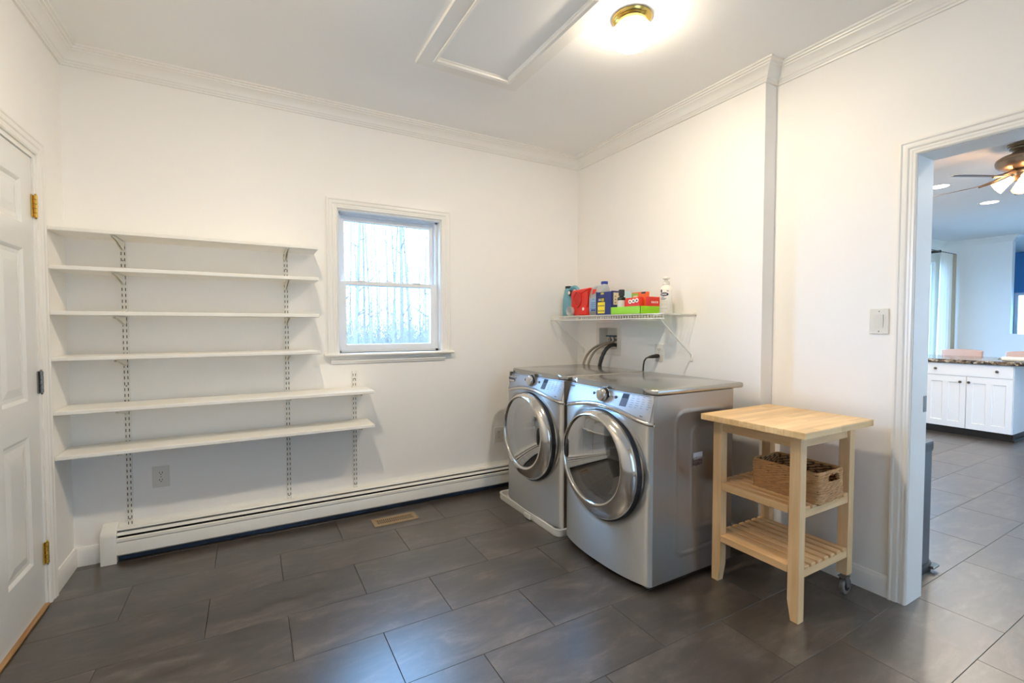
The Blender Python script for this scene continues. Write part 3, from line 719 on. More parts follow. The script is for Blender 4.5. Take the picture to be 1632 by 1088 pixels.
# ================================================================== ceiling lamps
GLOBE = glass('lamp_glass', (0.97, 0.94, 0.88), 0.9, 0.05, 0.24, (0.95, 0.92, 0.86))
BULB = emit('bulb_glow', LAMP_COL, LAMP_W * 45)
def ceiling_lamp(x, y, label):
    t = thing('ceiling_light', label, 'ceiling light', (x, y, H), 'flush ceiling lights of the laundry room')
    MB().lathe([(0.02, 0), (0.090, 0), (0.092, -.004), (0.088, -.013), (0.083, -.017), (0.085, -.021), (0.078, -.030), (0.070, -.033), (0.066, -.031), (0.064, -.022), (0.02, -.020)], (x, y, H), n=40).build('brass_base', BRASS, t, smooth=35)
    mb = MB(); pr = [(0.068, -.031), (0.078, -.042), (0.090, -.058), (0.096, -.076), (0.094, -.096), (0.084, -.114), (0.064, -.130), (0.036, -.138), (0.012, -.140), (0.001, -.140)]
    n = 64; rings = []
    for r, h in pr:
        rings.append([mb.bm.verts.new((x + r * (1 + .02 * math.cos(16 * 2 * PI * k / n)) * math.cos(2 * PI * k / n), y + r * (1 + .02 * math.cos(16 * 2 * PI * k / n)) * math.sin(2 * PI * k / n), H + h)) for k in range(n)])
    for A, B in zip(rings, rings[1:]):
        for k in range(n): mb.bm.faces.new((A[k], A[(k + 1) % n], B[(k + 1) % n], B[k]))
    mb.build('glass_globe', GLOBE, t, smooth=60)
    MB().lathe([(0.001, -.080), (0.034, -.079), (0.043, -.075), (0.045, -.070), (0.042, -.067), (0.001, -.067)], (x, y, H), n=20).build('bulb', BULB, t, smooth=60)  # bulb flattened to a disc to send its light downward
    MB().lathe([(0.046, -.0665), (0.046, -.0625), (0.030, -.058), (0.012, -.055), (0.012, -.020)], (x, y, H), n=24).build('added_reflector', TRIM, t, smooth=40)  # added plate that blocks the bulb's upward light
    return t
ceiling_lamp(2.428, -1.625, 'brass flush ceiling light with a glowing glass globe by the attic hatch')
ceiling_lamp(0.90, -1.62, 'second brass flush ceiling light out of view above the camera')

# ================================================================== washer and dryer
def machine(kind, yr, yl, zb, label):
    """yr: side towards the cart, yl: the other side; front faces -x"""
    t = thing(kind, label, kind, (2.85, (yr + yl) / 2, zb))
    HT = 0.985; wd = yl - yr; xe = 2.505; xb = 3.115
    def s_of(y): return (y - yr) / wd * 2 - 1
    def bulge(y, z=0.5): return 0.052 * (1 - min(1, abs(s_of(y))) ** 2.6) * (1 - 0.75 * min(1, max(0, (z - .83) / .135)))
    def tilt(z): return max(0, z - 0.83) * 0.26
    def edge(y):
        d = (1 - abs(s_of(y))) * wd / 2
        return 0.014 * (1 - min(1, d / 0.02)) ** 2
    fx = lambda y, z: xe - bulge(y, z) + tilt(z) + edge(y)
    yc = (yr + yl) / 2 - 0.012; zc = 0.558; R0 = 0.287
    wave = lambda y: 0.812 + 0.052 * max(0, 1 - s_of(y) ** 2) ** 1.3
    def scoop(y, z):
        r = math.hypot(y - yc, z - zc); k = (r - R0) / 0.030
        return 0.016 * max(0.0, 1 - k * k) if -1 < k < 1 else 0.0
    ymid = yc + (0.012 if kind == 'dryer' else 0.004); zi = zc + 0.028; Ri = 0.232
    # front shell
    mb = MB()
    mb.grid(64, 84, lambda a, b: (fx(yr + wd * a, zb + (HT - .03 - zb) * b) + scoop(yr + wd * a, zb + (HT - .03 - zb) * b), yr + wd * a, zb + (HT - .03 - zb) * b),
            skip=lambda a, b: math.hypot(yr + wd * a - ymid, zb + (HT - .03 - zb) * b - zi) < Ri - .03)
    mb.build('front_panel', SILVER, t, smooth=40)
    # side walls with embossed outlines
    def ridge(x, z, cx, cz, hx, hz, r=.06):
        qx, qz = abs(x - cx) - hx + r, abs(z - cz) - hz + r
        d = math.hypot(max(qx, 0), max(qz, 0)) + min(max(qx, qz), 0) - r
        return max(0.0, 1 - abs(d) / 0.009)
    for yy, sgn in ((yr, -1), (yl, 1)):
        mb = MB()
        def sf(a, b):
            x = xe + 0.012 + (xb - xe - .012) * a; z = zb + (HT - .03 - zb) * b
            e = 0.0045 * max(ridge(x, z, 2.86, .50, .185, .36), ridge(x, z, 2.90, .52, .11, .27))
            return (x, yy + sgn * (e - .0005), z)
        mb.grid(70, 90, sf); mb.build('side_panel', SIDEM, t, smooth=60)
    MB().box(xb - .004, xb, yr + .002, yl - .002, zb, HT - .03).build('back_panel', SIDEM, t)
    MB().box(2.56, xb - .006, yr + .006, yl - .006, zb, zb + .01).build('floor_plate', DARKNAVY, t)
    # lid
    mb = MB(); zt = HT - .030
    n = 24; out = [(fx(yr + wd * k / n, zt) - .004, yr + wd * k / n) for k in range(n + 1)]
    poly = [(3.20, yr + .001), ] + [(u, v) for u, v in out] + [(3.20, yl - .001)]
    mb.prism(poly, XY, zt, HT, .009, 3); mb.build('top_panel', LIDM, t, smooth=40)
    # control panel above the wave
    pz = lambda y: wave(y) + .018
    ins = .010
    def cp(a, b):
        y = yr + ins + (wd - 2 * ins) * a; z = pz(y) + (HT - .036 - pz(y)) * b
        return (fx(y, z) - .0025, y, z)
    MB().grid(40, 12, cp).build('control_panel', CONS, t, smooth=50)
    def edge_line(a, b, up_):
        y = yr + ins + (wd - 2 * ins) * a; z = (HT - .036 if up_ else pz(y)); return (fx(y, z) - .0028, y, z)
    mb = MB(); mb.tube([edge_line(k / 24, 0, True) for k in range(25)], .0011, 4); mb.tube([edge_line(k / 24, 0, False) for k in range(25)], .0011, 4)
    mb.tube([cp(0, k / 4) for k in range(5)], .0011, 4); mb.tube([cp(1, k / 4) for k in range(5)], .0011, 4)
    mb.build('panel_outline', INK, t)
    # chrome wave trim
    mb = MB()
    def tw(a, b):
        y = yr - .002 + (wd + .004) * a; th = 2 * PI * b
        return (fx(min(max(y, yr), yl), wave(y)) - .0015 - .0065 * math.cos(th) * .8, y, wave(y) + .006 + .0095 * math.sin(th))
    mb.grid(48, 10, tw); mb.build('trim_band', CHROME, t, smooth=60)
    # knob, buttons, display, print
    fr_ = lambda y, z: (fx(y, z) - .0025, y, z)
    ky = yr + wd * (0.485 if kind == 'dryer' else 0.50); kz = 0.925
    kx = fx(ky, kz)
    kn = MB().lathe([(0.041, 0), (0.041, -.006), (0.036, -.008), (0.036, -.018)], (kx - .001, ky, kz), axis='x', n=36).build('knob', BLACKP, t, smooth=35)
    MB().lathe([(0.0425, -.003), (0.044, -.005), (0.0425, -.0075), (0.040, -.006)], (kx - .001, ky, kz), axis='x', n=36).build('knob_ring', CHROME, kn, smooth=50)
    MB().lathe([(0.034, -.016), (0.034, -.032), (0.032, -.036), (0.026, -.038), (0.0005, -.038)], (kx - .001, ky, kz), axis='x', n=36).build('knob_cap', CHROME, kn, smooth=35)
    for dy in (0.088, -0.088):
        y = ky + dy; MB().lathe([(0.0095, .001), (0.0095, -.002), (0.007, -.0035), (0.0005, -.004)], fr_(y, kz - .004), axis='x', n=18).build('button', DISP, t, smooth=40)
    def patch(y0, y1, z0, z1, lift=.0008):
        mb = MB(); mb.grid(4, 2, lambda a, b: (fx(y0 + (y1 - y0) * a, z0 + (z1 - z0) * b) - .0025 - lift, y0 + (y1 - y0) * a, z0 + (z1 - z0) * b)); return mb
    dy1 = ky - .128; dy0 = dy1 - .046
    patch(dy0, dy1, kz - .040, kz + .022).build('display', DISP, t)
    patch(dy0 + .002, dy1 - .002, kz + .000, kz + .020, .0014).build('display_screen', DISPD, t)
    bm = MB(); ry = random.Random(5)
    cols = 4
    for c in range(cols):
        ya = dy0 - .018 - c * .034
        for rix in range(6):
            z = kz + .016 - rix * .0105; wl = ry.uniform(.010, .022)
            if z < pz(ya) + .012: continue
            bm.grid(1, 1, lambda a, b: (fx(ya - wl * a, z + .0012 * b) - .0034, ya - wl * a, z + .0016 * b))
    for k in range(9):
        a = PI * (0.05 + .9 * k / 8); y = ky + .060 * math.cos(a); z = kz + .052 * math.sin(a) - .012
        if z < HT - .04: bm.grid(1, 1, lambda a_, b: (fx(y, z) - .0034, y - .007 + .014 * a_, z + .0015 * b))
    if kind == 'washer':
        for k in range(5): bm.grid(1, 1, lambda a_, b: (fx(yl - .05 - .022 * k, .938) - .0034, yl - .045 - .022 * k - .012 * a_, .936 + .003 * b))
    bm.build('printed_marks', INK, t, kind='stuff')
    lgy = yl - (.055 if kind == 'dryer' else .045); lz = .938 if kind == 'dryer' else .950
    text('logo_print', 'Whirlpool', .020, INK, ((fx(lgy, lz) - .0038, lgy, lz), (0, -1, 0), (.26, 0, 1)), t)
    text('logo_print', 'duet', .012, INK, ((fx(yr + .055, .850) - .0038, yr + .055, .855), (0, -1, 0), (.26, 0, 1)), t)
    if kind == 'washer':
        dx = fx(yl - .115, .905) - .006
        d_ = MB().box(dx, dx + .035, yl - .120, yl - .018, .884, .926, .005).build('detergent_drawer', CONS, t)
        MB().box(dx - .0008, dx + .002, yl - .112, yl - .026, .891, .919).build('drawer_recess_shade', DISP, d_, label='dark patch painted as the shade of the drawer grip recess')  # raised dark patch paints the shade of a grip recess
        MB().box(dx - .007, dx + .002, yl - .108, yl - .030, .892, .905, .003).build('drawer_pull', CHROME, d_)
    # porthole door
    dr_x = fx(yc, zc)
    def ringpt(al, f, xx): # f 0 outer .. 1 inner
        y = (yc + R0 * math.cos(al)) * (1 - f) + (ymid + Ri * math.cos(al)) * f; z = (zc + R0 * math.sin(al)) * (1 - f) + (zi + Ri * math.sin(al)) * f
        return (xx, y, z)
    prof = [(-.05, dr_x + .045), (-.05, dr_x - .002), (0.0, dr_x - .012), (0.12, dr_x - .022), (0.35, dr_x - .034), (0.62, dr_x - .043), (0.82, dr_x - .048), (0.94, dr_x - .048), (1.0, dr_x - .044), (1.03, dr_x - .036), (1.05, dr_x + .02)]
    n = 80
    def ring_mesh(prof):
        mb = MB(); rg = [[mb.bm.verts.new(ringpt(2 * PI * k / n, f, x)) for k in range(n)] for f, x in prof]
        for A, B in zip(rg, rg[1:]):
            for k in range(n): mb.bm.faces.new((A[k], A[(k + 1) % n], B[(k + 1) % n], B[k]))
        return mb
    dr = ring_mesh(prof).build('door', CHROME, t, smooth=50)
    ring_mesh([(-.13, dr_x + .03), (-.13, dr_x + .004), (-.06, dr_x + .002), (-.04, dr_x + .03)]).build('door_gap_shade', DARKNAVY, dr, smooth=50)  # navy ring paints the shaded gap around the door
    mb = MB(); prof2 = [(1.04, dr_x - .040)]
    rg = []
    for q in range(9):
        rr = 1 - q / 8; rg.append([mb.bm.verts.new((dr_x - .038 - .022 * (1 - rr * rr), ymid + Ri * rr * .985 * math.cos(2 * PI * k / n), zi + Ri * rr * .985 * math.sin(2 * PI * k / n))) for k in range(n)] if q < 8 else [mb.bm.verts.new((dr_x - .060, ymid, zi))])
    for A, B in zip(rg[:-1], rg[1:-1]):
        for k in range(n): mb.bm.faces.new((A[k], A[(k + 1) % n], B[(k + 1) % n], B[k]))
    for k in range(n): mb.bm.faces.new((rg[-2][k], rg[-2][(k + 1) % n], rg[-1][0]))
    mb.build('door_glass', DGLASS, dr, smooth=80)
    # handle recess on the opening side
    hy = ymid + (Ri - .026) * (1 if kind == 'dryer' else -1); hz_ = zi + .01
    mb = MB(); mb.lathe([(0.001, -.003), (.010, -.002), (.012, .004), (.006, .012)], (dr_x - .047, hy, hz_), axis='x', n=24)
    for v in mb.bm.verts: v.co.z = hz_ + (v.co.z - hz_) * 4.6
    mb.build('handle_recess', BLACKP, dr, smooth=50, label='dark finger recess')
    # drum
    MB().lathe([(.19, .02), (.205, .06), (.245, .09), (.25, .44), (.23, .46), (.02, .462)], (dr_x, ymid, zi - .02), axis='x', n=48, cap=False).build('drum', DRUM, t, smooth=40)
    for k in range(3):
        mb = MB(); a = PI / 2 + .5 + 2 * PI * k / 3; c = Vector((0, math.cos(a), math.sin(a))); tg = Vector((0, -math.sin(a), math.cos(a)))
        b0 = Vector((dr_x + .12, ymid, zi - .02)) + c * .25; b1 = b0 + Vector((.28, 0, 0))
        mb.face([b0 + tg * .03, b1 + tg * .03, b1 - c * .05, b0 - c * .05]); mb.face([b0 - tg * .03, b1 - tg * .03, b1 - c * .05, b0 - c * .05]); mb.face([b0 + tg * .03, b0 - tg * .03, b0 - c * .05])
        mb.build('drum_vane', DRUM, t)
    # feet
    for yy in (yr + .05, yl - .05):
        for xx in (2.54, 3.05):
            z0 = 0.0 if kind == 'dryer' else 0.012
            MB().lathe([(.018, z0), (.022, z0 + .004), (.020, z0 + .014), (.008, z0 + .018), (.008, zb + .004)], (xx, yy, 0), n=16).build('foot', RUBBER, t, smooth=40)
    return t, dr_x, ymid, zi
washer, *_ = machine('washer', -0.972, -0.285, 0.034, 'silver front loading washer in the corner, standing in a white drip pan')
dryer, ddx, ddy, ddz = machine('dryer', -1.700, -1.012, 0.026, 'silver front loading dryer between the washer and the wooden cart')
# white cloth in the dryer
mb = MB(); rc = random.Random(9)
bmesh.ops.create_icosphere(mb.bm, subdivisions=3, radius=1.0)
from mathutils import noise
for v in mb.bm.verts:
    k = 1 + .35 * noise.noise(v.co * 2.1) + .15 * noise.noise(v.co * 6)
    v.co = Vector((ddx + .20 + v.co.x * .10 * k, ddy - .06 + v.co.y * .115 * k, ddz - .185 + max(-.35, v.co.z) * .075 * k))
tag(mb.build('cloth', M('white_cloth', rgb(214, 216, 220), 0.9), smooth=70), 'crumpled white cloth lying in the dryer drum', 'cloth')
# drip pan
dp = thing('drip_pan', 'white plastic drip pan under the washer', 'drip pan', (2.8, -0.6, 0))
def rrect(x0, x1, y0, y1, r, n=6):
    P = []
    for cx, cy, a0 in ((x1 - r, y1 - r, 0), (x0 + r, y1 - r, PI / 2), (x0 + r, y0 + r, PI), (x1 - r, y0 + r, 3 * PI / 2)):
        for k in range(n + 1): P.append((cx + r * math.cos(a0 + PI / 2 * k / n), cy + r * math.sin(a0 + PI / 2 * k / n)))
    return P
mb = MB(); rings = []
for i, z in ((0.006, 0.0), (0.002, 0.010), (0.004, 0.036), (0.0, 0.040), (0.0, 0.046), (0.010, 0.048), (0.016, 0.044), (0.020, 0.012)):
    rings.append([mb.bm.verts.new((x, y, z)) for x, y in rrect(2.448 + i, 3.20 - i, -1.003 + i, -0.218 - i, .05 - i * .5)])
for A, B in zip(rings, rings[1:]):
    for k in range(len(A)): mb.bm.faces.new((A[k], A[(k + 1) % len(A)], B[(k + 1) % len(A)], B[k]))
mb.bm.faces.new(rings[0][::-1]); mb.bm.faces.new(rings[-1])
mb.build('pan', PAN, dp, smooth=40)
MB().box(2.436, 2.452, -.70, -.625, .004, .036, .004).build('drain_tab', PAN, dp)
# magnet
mg = MB().box(2.792, 2.862, -1.7072, -1.7045, .578, .648)
o = mg.build('photo_magnet', photo_mat()); tag(o, 'small square photo magnet stuck on the side of the dryer', 'magnet')

# ================================================================== water box with hoses
vbx = thing('valve_box', 'white recessed water valve box in the wall behind the washer', 'valve box', (W, -.405, 1.064))
y0, y1, z0, z1 = VB
mb = MB().slab([-.555, y0 + .002, y1 - .002, -.262], [1.062, z0 + .002, z1 - .002, 1.322], lambda u, v: y0 + .002 < u < y1 - .002 and z0 + .002 < v < z1 - .002, YZ, W - .005, W - .0005)
for sy in (-.545, -.272):
    for sz in (1.072, 1.312): mb.lathe([(.004, 0), (.003, -.0015)], (W - .005, sy, sz), axis='x', n=8)
mb.build('flange', PLATE, vbx)
mb = MB(); d = .085
mb.box(W + d, W + d + .003, y0, y1, z0, z1).box(W, W + d, y0, y0 + .003, z0, z1).box(W, W + d, y1 - .003, y1, z0, z1).box(W, W + d, y0, y1, z0, z0 + .003).box(W, W + d, y0, y1, z1 - .003, z1)
mb.build('box_recess', PLATE, vbx)
VBLUE = M('valve_blue', rgb(24, 78, 110), 0.4)
for yy in (-.385, -.430):
    mb = MB(); mb.lathe([(.012, 1.168), (.013, 1.172), (.013, 1.190), (.008, 1.196), (.008, 1.212)], (W + .035, yy, 0), n=14).tube([(W + .035, yy, 1.18), (W + .085, yy, 1.18)], .009, 10)
    mb.build('valve', STEEL, vbx, smooth=40)
MB().box(W + .018, W + .052, -.462, -.350, 1.206, 1.218, .004).build('lever', VBLUE, vbx, label='blue valve lever')
HOSE = M('grey_hose', rgb(150, 138, 122), 0.45, var=0.1, scale=60)
def bez(P, n=24):
    P = [Vector(p) for p in P]; out = []
    for i in range(n + 1):
        t = i / n; Q = P[:]
        while len(Q) > 1: Q = [a.lerp(b, t) for a, b in zip(Q, Q[1:])]
        out.append(Q[0])
    return out
for yy, ye, lb in ((-.385, -.245, 'grey water hose curving down from the valve box, nearer the corner'), (-.430, -.310, 'grey water hose beside the black drain hose')):
    o = MB().tube(bez([(W + .035, yy, 1.168), (W + .02, yy, 1.130), (3.30, yy + .03, 1.19), (3.25, ye + .03, 1.08), (3.225, ye, .98), (3.225, ye, .84)]), .010, 10).build('water_hose', HOSE, smooth=60)
    tag(o, lb, 'hose', 'water hoses of the washer')
o = MB().tube(bez([(W + .05, -.495, 1.125), (3.36, -.50, 1.150), (3.27, -.50, 1.185), (3.235, -.475, 1.08), (3.225, -.45, 1.0), (3.225, -.45, .84)]), [.015 + .0012 * math.sin(k * 2.4) for k in range(25)], 12).build('drain_hose', M('black_hose', rgb(28, 26, 25), 0.3, var=0.2, scale=50), smooth=60)
tag(o, 'black ribbed drain hose looping out of the valve box', 'hose')

# ================================================================== wire shelf
WZ = 1.374; XF = 3.062; YL, YR = -0.03, -1.258
ws = thing('wire_shelf', 'white ventilated wire shelf above the washer and dryer', 'wire shelf', (W, (YL + YR) / 2, WZ))
def rod(name, a, b, r): MB().tube([a, b], r, 8).build(name, METALW, ws, smooth=60)
rod('front_rod', (XF, YL, WZ - .004), (XF, YR, WZ - .004), .0032)
rod('lip_rod', (XF, YL, WZ - .034), (XF, YR, WZ - .034), .0032)
rod('back_rod', (W - .008, YL, WZ - .004), (W - .008, YR, WZ - .004), .0032)
rod('support_rod', ((XF + W) / 2, YL, WZ - .0075), ((XF + W) / 2, YR, WZ - .0075), .0028)
mb = MB(); n = 48
for k in range(n + 1):
    y = YL - .004 + (YR - YL + .008) * k / n
    mb.tube([(W - .006, y, WZ - .0015), (XF + .004, y, WZ - .0015), (XF - .001, y, WZ - .006), (XF - .001, y, WZ - .034)], .0016, 5)
mb.build('cross_wires', METALW, ws, smooth=60, kind='stuff')
for yy in (YL - .06, YR + .035):
    mb = MB(); mb.tube([(XF + .004, yy, WZ - .036), (W - .010, yy, 1.105), (W - .004, yy, 1.090)], .0045, 8).box(W - .006, W, yy - .011, yy + .011, 1.062, 1.100, .002)
    mb.build('brace', METALW, ws, smooth=40)
mb = MB()
for yy in (YL - .01, -.45, -.85, YR + .01): mb.box(W - .014, W, yy - .006, yy + .006, WZ - .012, WZ + .006, .002)
mb.build('wall_clips', PLATE, ws)

# ---- things on the shelf
ZS = WZ + .0006
def loft(mb, secs, n=24, p=2.0):
    """secs: (cx, cy, z, rx, ry); superellipse sections"""
    rg = []
    for cx, cy, z, rx, ry in secs:
        r = []
        for k in range(n):
            a = 2 * PI * k / n; c, s_ = math.cos(a), math.sin(a)
            r.append(mb.bm.verts.new((cx + rx * math.copysign(abs(c) ** (2 / p), c), cy + ry * math.copysign(abs(s_) ** (2 / p), s_), z)))
        rg.append(r)
    for A, B in zip(rg, rg[1:]):
        for k in range(n): mb.bm.faces.new((A[k], A[(k + 1) % n], B[(k + 1) % n], B[k]))
    mb.bm.faces.new(rg[0][::-1]); mb.bm.faces.new(rg[-1]); return mb
TEAL = M('teal_plastic', rgb(112, 172, 190), 0.35, var=0.04); RED = M('red_plastic', rgb(226, 40, 24), 0.3, var=0.03)
WHITEP = M('white_plastic', rgb(238, 233, 220), 0.35); LBLUE = M('label_blue', rgb(150, 184, 214), 0.4); NAVY = M('navy_card', rgb(36, 48, 116), 0.45, var=0.06)
YEL = M('yellow_print', rgb(244, 218, 40), 0.5); BLUEP = M('blue_plastic', rgb(40, 66, 150), 0.35); LIME = M('lime_plastic', rgb(150, 214, 30), 0.4); REDC = M('red_card', rgb(222, 46, 26), 0.45, var=0.05)
ORANGE = M('orange_card', rgb(236, 104, 26), 0.45); GREENC = M('green_card', rgb(140, 180, 60), 0.45); PINKC = M('pink_card', rgb(214, 60, 76), 0.5); CREAMC = M('cream_card', rgb(226, 208, 176), 0.55)
WPRINT = M('white_print', rgb(246, 244, 238), 0.5); DPRINT = M('dark_print', rgb(40, 30, 62), 0.5)
CLEARP = glass('milky_plastic', (0.9, 0.93, 0.95), 0.6, 0.15, 0.72, rgb(240, 243, 240))
# teal jug
t = thing('detergent_jug', 'tall teal jug with a dark cap at the corner end of the wire shelf', 'jug', (3.17, -.165, ZS))
loft(MB(), [(3.17, -.165, ZS, .050, .072), (3.17, -.165, ZS + .006, .056, .080), (3.17, -.165, ZS + .09, .056, .080), (3.17, -.160, ZS + .14, .053, .070), (3.17, -.145, ZS + .185, .044, .048), (3.17, -.130, ZS + .215, .034, .032), (3.17, -.125, ZS + .232, .024, .022)], 28, 2.6).build('body', TEAL, t, smooth=50)
MB().tube(bez([(3.17, -.14, ZS + .205), (3.17, -.20, ZS + .262), (3.17, -.285, ZS + .262), (3.17, -.285, ZS + .14), (3.17, -.225, ZS + .07)]), .016, 10).build('handle', TEAL, t, smooth=60)
MB().lathe([(.024, .230), (.026, .232), (.026, .250), (.022, .252)], (3.17, -.125, ZS), n=20).build('cap', M('dark_cap', rgb(38, 42, 48), 0.4), t, smooth=40)
# red jug
t = thing('red_jug', 'red detergent jug with a black spout between two pale jugs', 'jug', (3.16, -.36, ZS))
poly = [(-.455, 0), (-.285, 0), (-.275, .05), (-.268, .09), (-.246, .125), (-.240, .165), (-.252, .196), (-.262, .205), (-.470, .214), (-.478, .205), (-.452, .160), (-.447, .09), (-.458, .06)]
MB().prism(poly, lambda u, v, a: (a, u, ZS + v), 3.105, 3.205, .014, 3).build('body', RED, t, smooth=35)
mb = MB(); mb.lathe([(.052, -.001), (.050, -.006), (.042, -.005), (.038, .002), (.036, .010), (.0005, .012)], (3.104, -.335, ZS + .128), axis='x', n=32)
for v in mb.bm.verts: v.co.z = ZS + .128 + (v.co.z - ZS - .128) * 1.22
mb.build('grip_hollow', M('hollow_shade_red', rgb(196, 26, 16), 0.35), t, smooth=50)  # darker red paints the shade inside the grip hollow
mb = MB(); mb.lathe([(.021, -.02), (.023, -.016), (.023, .012), (.018, .014)], (3.13, -.225, ZS + .188), axis='x', n=20)
for v in mb.bm.verts: v.co.y += (v.co.x - 3.13) * -.3
sc_ = mb.build('spout_cap', BLACKP, t, smooth=40)
MB().lathe([(.012, 0), (.015, -.003), (.013, -.005), (.008, -.003)], (3.110, -.219, ZS + .188), axis='x', n=18).build('spout_ring', WHITEP, sc_, smooth=50)
MB().lathe([(.013, 0), (.013, -.0008), (.0005, -.0009)], (3.1045, -.408, ZS + .052), axis='x', n=18).build('label_spot', WPRINT, t)
# measuring cup
t = thing('measuring_cup', 'clear round measuring cup tipped against the red jug', 'cup', (3.09, -.262, ZS))
MB().lathe([(.030, .030), (.034, .026), (.036, -.006), (.0375, -.010), (.035, -.010), (.033, -.006), (.031, .024), (.001, .026)], (3.085, -.262, ZS + .0378), axis='x', n=32).build('cup', CLEARP, t, smooth=50)
# clear jug
t = thing('clear_jug', 'milky clear jug with a blue cap and a pale blue label', 'jug', (3.17, -.535, ZS))
loft(MB(), [(3.17, -.53, ZS, .060, .070), (3.17, -.53, ZS + .008, .068, .078), (3.17, -.53, ZS + .13, .068, .078), (3.17, -.54, ZS + .17, .060, .066), (3.17, -.565, ZS + .205, .042, .044), (3.17, -.58, ZS + .226, .024, .024), (3.17, -.58, ZS + .236, .022, .022)], 28, 3).build('body', CLEARP, t, smooth=50)
MB().tube(bez([(3.16, -.575, ZS + .21), (3.15, -.52, ZS + .235), (3.14, -.46, ZS + .22), (3.14, -.455, ZS + .13)]), .013, 10).build('handle', CLEARP, t, smooth=60)
MB().lathe([(.024, .232), (.026, .234), (.026, .252), (.022, .254)], (3.17, -.58, ZS), n=20).build('cap', BLUEP, t, smooth=40)
mb = MB(); loft(mb, [(3.17, -.53, ZS + .030, .069, .079), (3.17, -.53, ZS + .125, .069, .079)], 28, 3); lb_ = mb.build('label_band', LBLUE, t, smooth=50)
mb = MB()
for z_, w_ in ((.034, .05), (.050, .06), (.064, .05), (.078, .055), (.092, .05), (.118, .02)): mb.box(3.0995, 3.1005, -.555 - w_ / 2 + .02, -.555 + w_ / 2 + .02, ZS + z_, ZS + z_ + (.010 if z_ < .04 else .003))
mb.build('label_lines', BLUEP, lb_)
mb = MB(); mb.prism([(-.515, .158), (-.545, .165), (-.552, .196), (-.518, .198)], lambda u, v, a: (3.098 + a + (v - .15) * .35, u, ZS + v), 0, .004); mb.build('red_mark', REDC, t)
# navy box
BX0, BX1, BY0, BY1, BZ = 3.10, 3.290, -.738, -.566, .172
t = thing('navy_box', 'open navy blue cardboard box with a yellow printed panel', 'box', ((BX0 + BX1) / 2, (BY0 + BY1) / 2, ZS))
mb = MB(); mb.box(BX0, BX0 + .002, BY0, BY1, ZS, ZS + BZ - .004).box(BX1 - .002, BX1, BY0, BY1, ZS, ZS + BZ + .002).box(BX0, BX1, BY0, BY0 + .002, ZS, ZS + BZ).box(BX0, BX1, BY1 - .002, BY1, ZS, ZS + BZ).box(BX0, BX1, BY0, BY1, ZS, ZS + .002)
mb.build('carton', NAVY, t)
mb = MB(); mb.face([(BX1 - .10, BY0 - .001, ZS + BZ), (BX1, BY0 - .001, ZS + BZ), (BX1 + .005, BY0 - .03, ZS + BZ - .055), (BX1 - .095, BY0 - .03, ZS + BZ - .055)]); mb.face([(BX1 - .10, BY0, ZS + BZ + .001), (BX1, BY0, ZS + BZ + .001), (BX1 + .005, BY0 - .029, ZS + BZ - .054), (BX1 - .095, BY0 - .029, ZS + BZ - .054)])
mb.build('flap', M('pale_blue_card', rgb(176, 204, 214), 0.5), t, label='pale blue open flap')
fm = lambda u, v, a: (BX0 - a, u, ZS + v)
MB().prism([(-.665, .012), (-.588, .012), (-.588, .094), (-.668, .094)], fm, .0002, .0010).build('yellow_panel', YEL, t)
blk = MB().prism([(-.667, .094), (-.590, .094), (-.594, .128), (-.664, .128)], fm, .0002, .0010).build('black_panel', BLACKP, t)
text('print_number', '101', .026, WPRINT, ((BX0 - .0016, -.612, ZS + .111), (0, -1, 0), (0, 0, 1)), t)
mb = MB()
for k in range(3): mb.prism([(-.658, .100 + .008 * k), (-.632, .100 + .008 * k), (-.632, .105 + .008 * k), (-.658, .105 + .008 * k)], fm, .001, .0016)
mb.build('print_lines', YEL, blk)
mb = MB()
for r_ in (.030, .068):
    for c in range(4): mb.lathe([(.0055, 0), (.0055, -.0006), (.0005, -.0007)], (BX0 - .001, -.600 - .018 * c, ZS + r_), axis='x', n=10)
mb.build('print_dots', DPRINT, t, kind='stuff')
MB().prism([(-.655, .150), (-.622, .150), (-.622, .163), (-.655, .163)], fm, .0002, .0010).build('yellow_tag', M('dull_yellow_print', rgb(198, 186, 90), 0.5), t)
mb = MB(); mb.box(BX0 + .018, BX0 + .115, BY0 - .0010, BY0 - .0002, ZS + .072, ZS + .160); pp = mb.build('side_print', CREAMC, t)
mb = MB()
for k in range(3): mb.box(BX0 + .032, BX0 + .040, BY0 - .0016, BY0 - .0009, ZS + .084 + .022 * k, ZS + .092 + .022 * k)
mb.build('side_dots', DPRINT, pp)
# lime tray
TX0, TX1, TY0, TY1 = 3.082, 3.298, -1.038, -.750
t = thing('lime_tray', 'shallow lime green tray on the wire shelf holding small boxes', 'tray', ((TX0 + TX1) / 2, (TY0 + TY1) / 2, ZS))
mb = MB().box(TX0, TX1, TY0, TY1, ZS, ZS + .003).box(TX0, TX0 + .003, TY0, TY1, ZS, ZS + .052).box(TX1 - .003, TX1, TY0, TY1, ZS, ZS + .052).box(TX0, TX1, TY0, TY0 + .003, ZS, ZS + .052).box(TX0, TX1, TY1 - .003, TY1, ZS, ZS + .052)
mb.build('tray', LIME, t)
ZT = ZS + .0035
t = thing('black_cap_bottle', 'small dark bottle with a black cap and white label in the lime tray', 'bottle', (3.125, -.80, ZT))
MB().lathe([(.026, 0), (.029, .003), (.029, .105), (.026, .116), (.014, .122), (.014, .128)], (3.125, -.815, ZT), n=24).build('body', M('dark_bottle', rgb(30, 40, 38), 0.25), t, smooth=40)
MB().lathe([(.0296, .030), (.0296, .095)], (3.125, -.815, ZT), n=24, cap=False).build('bottle_label', M('pale_label', rgb(214, 212, 206), 0.5), t, smooth=40)
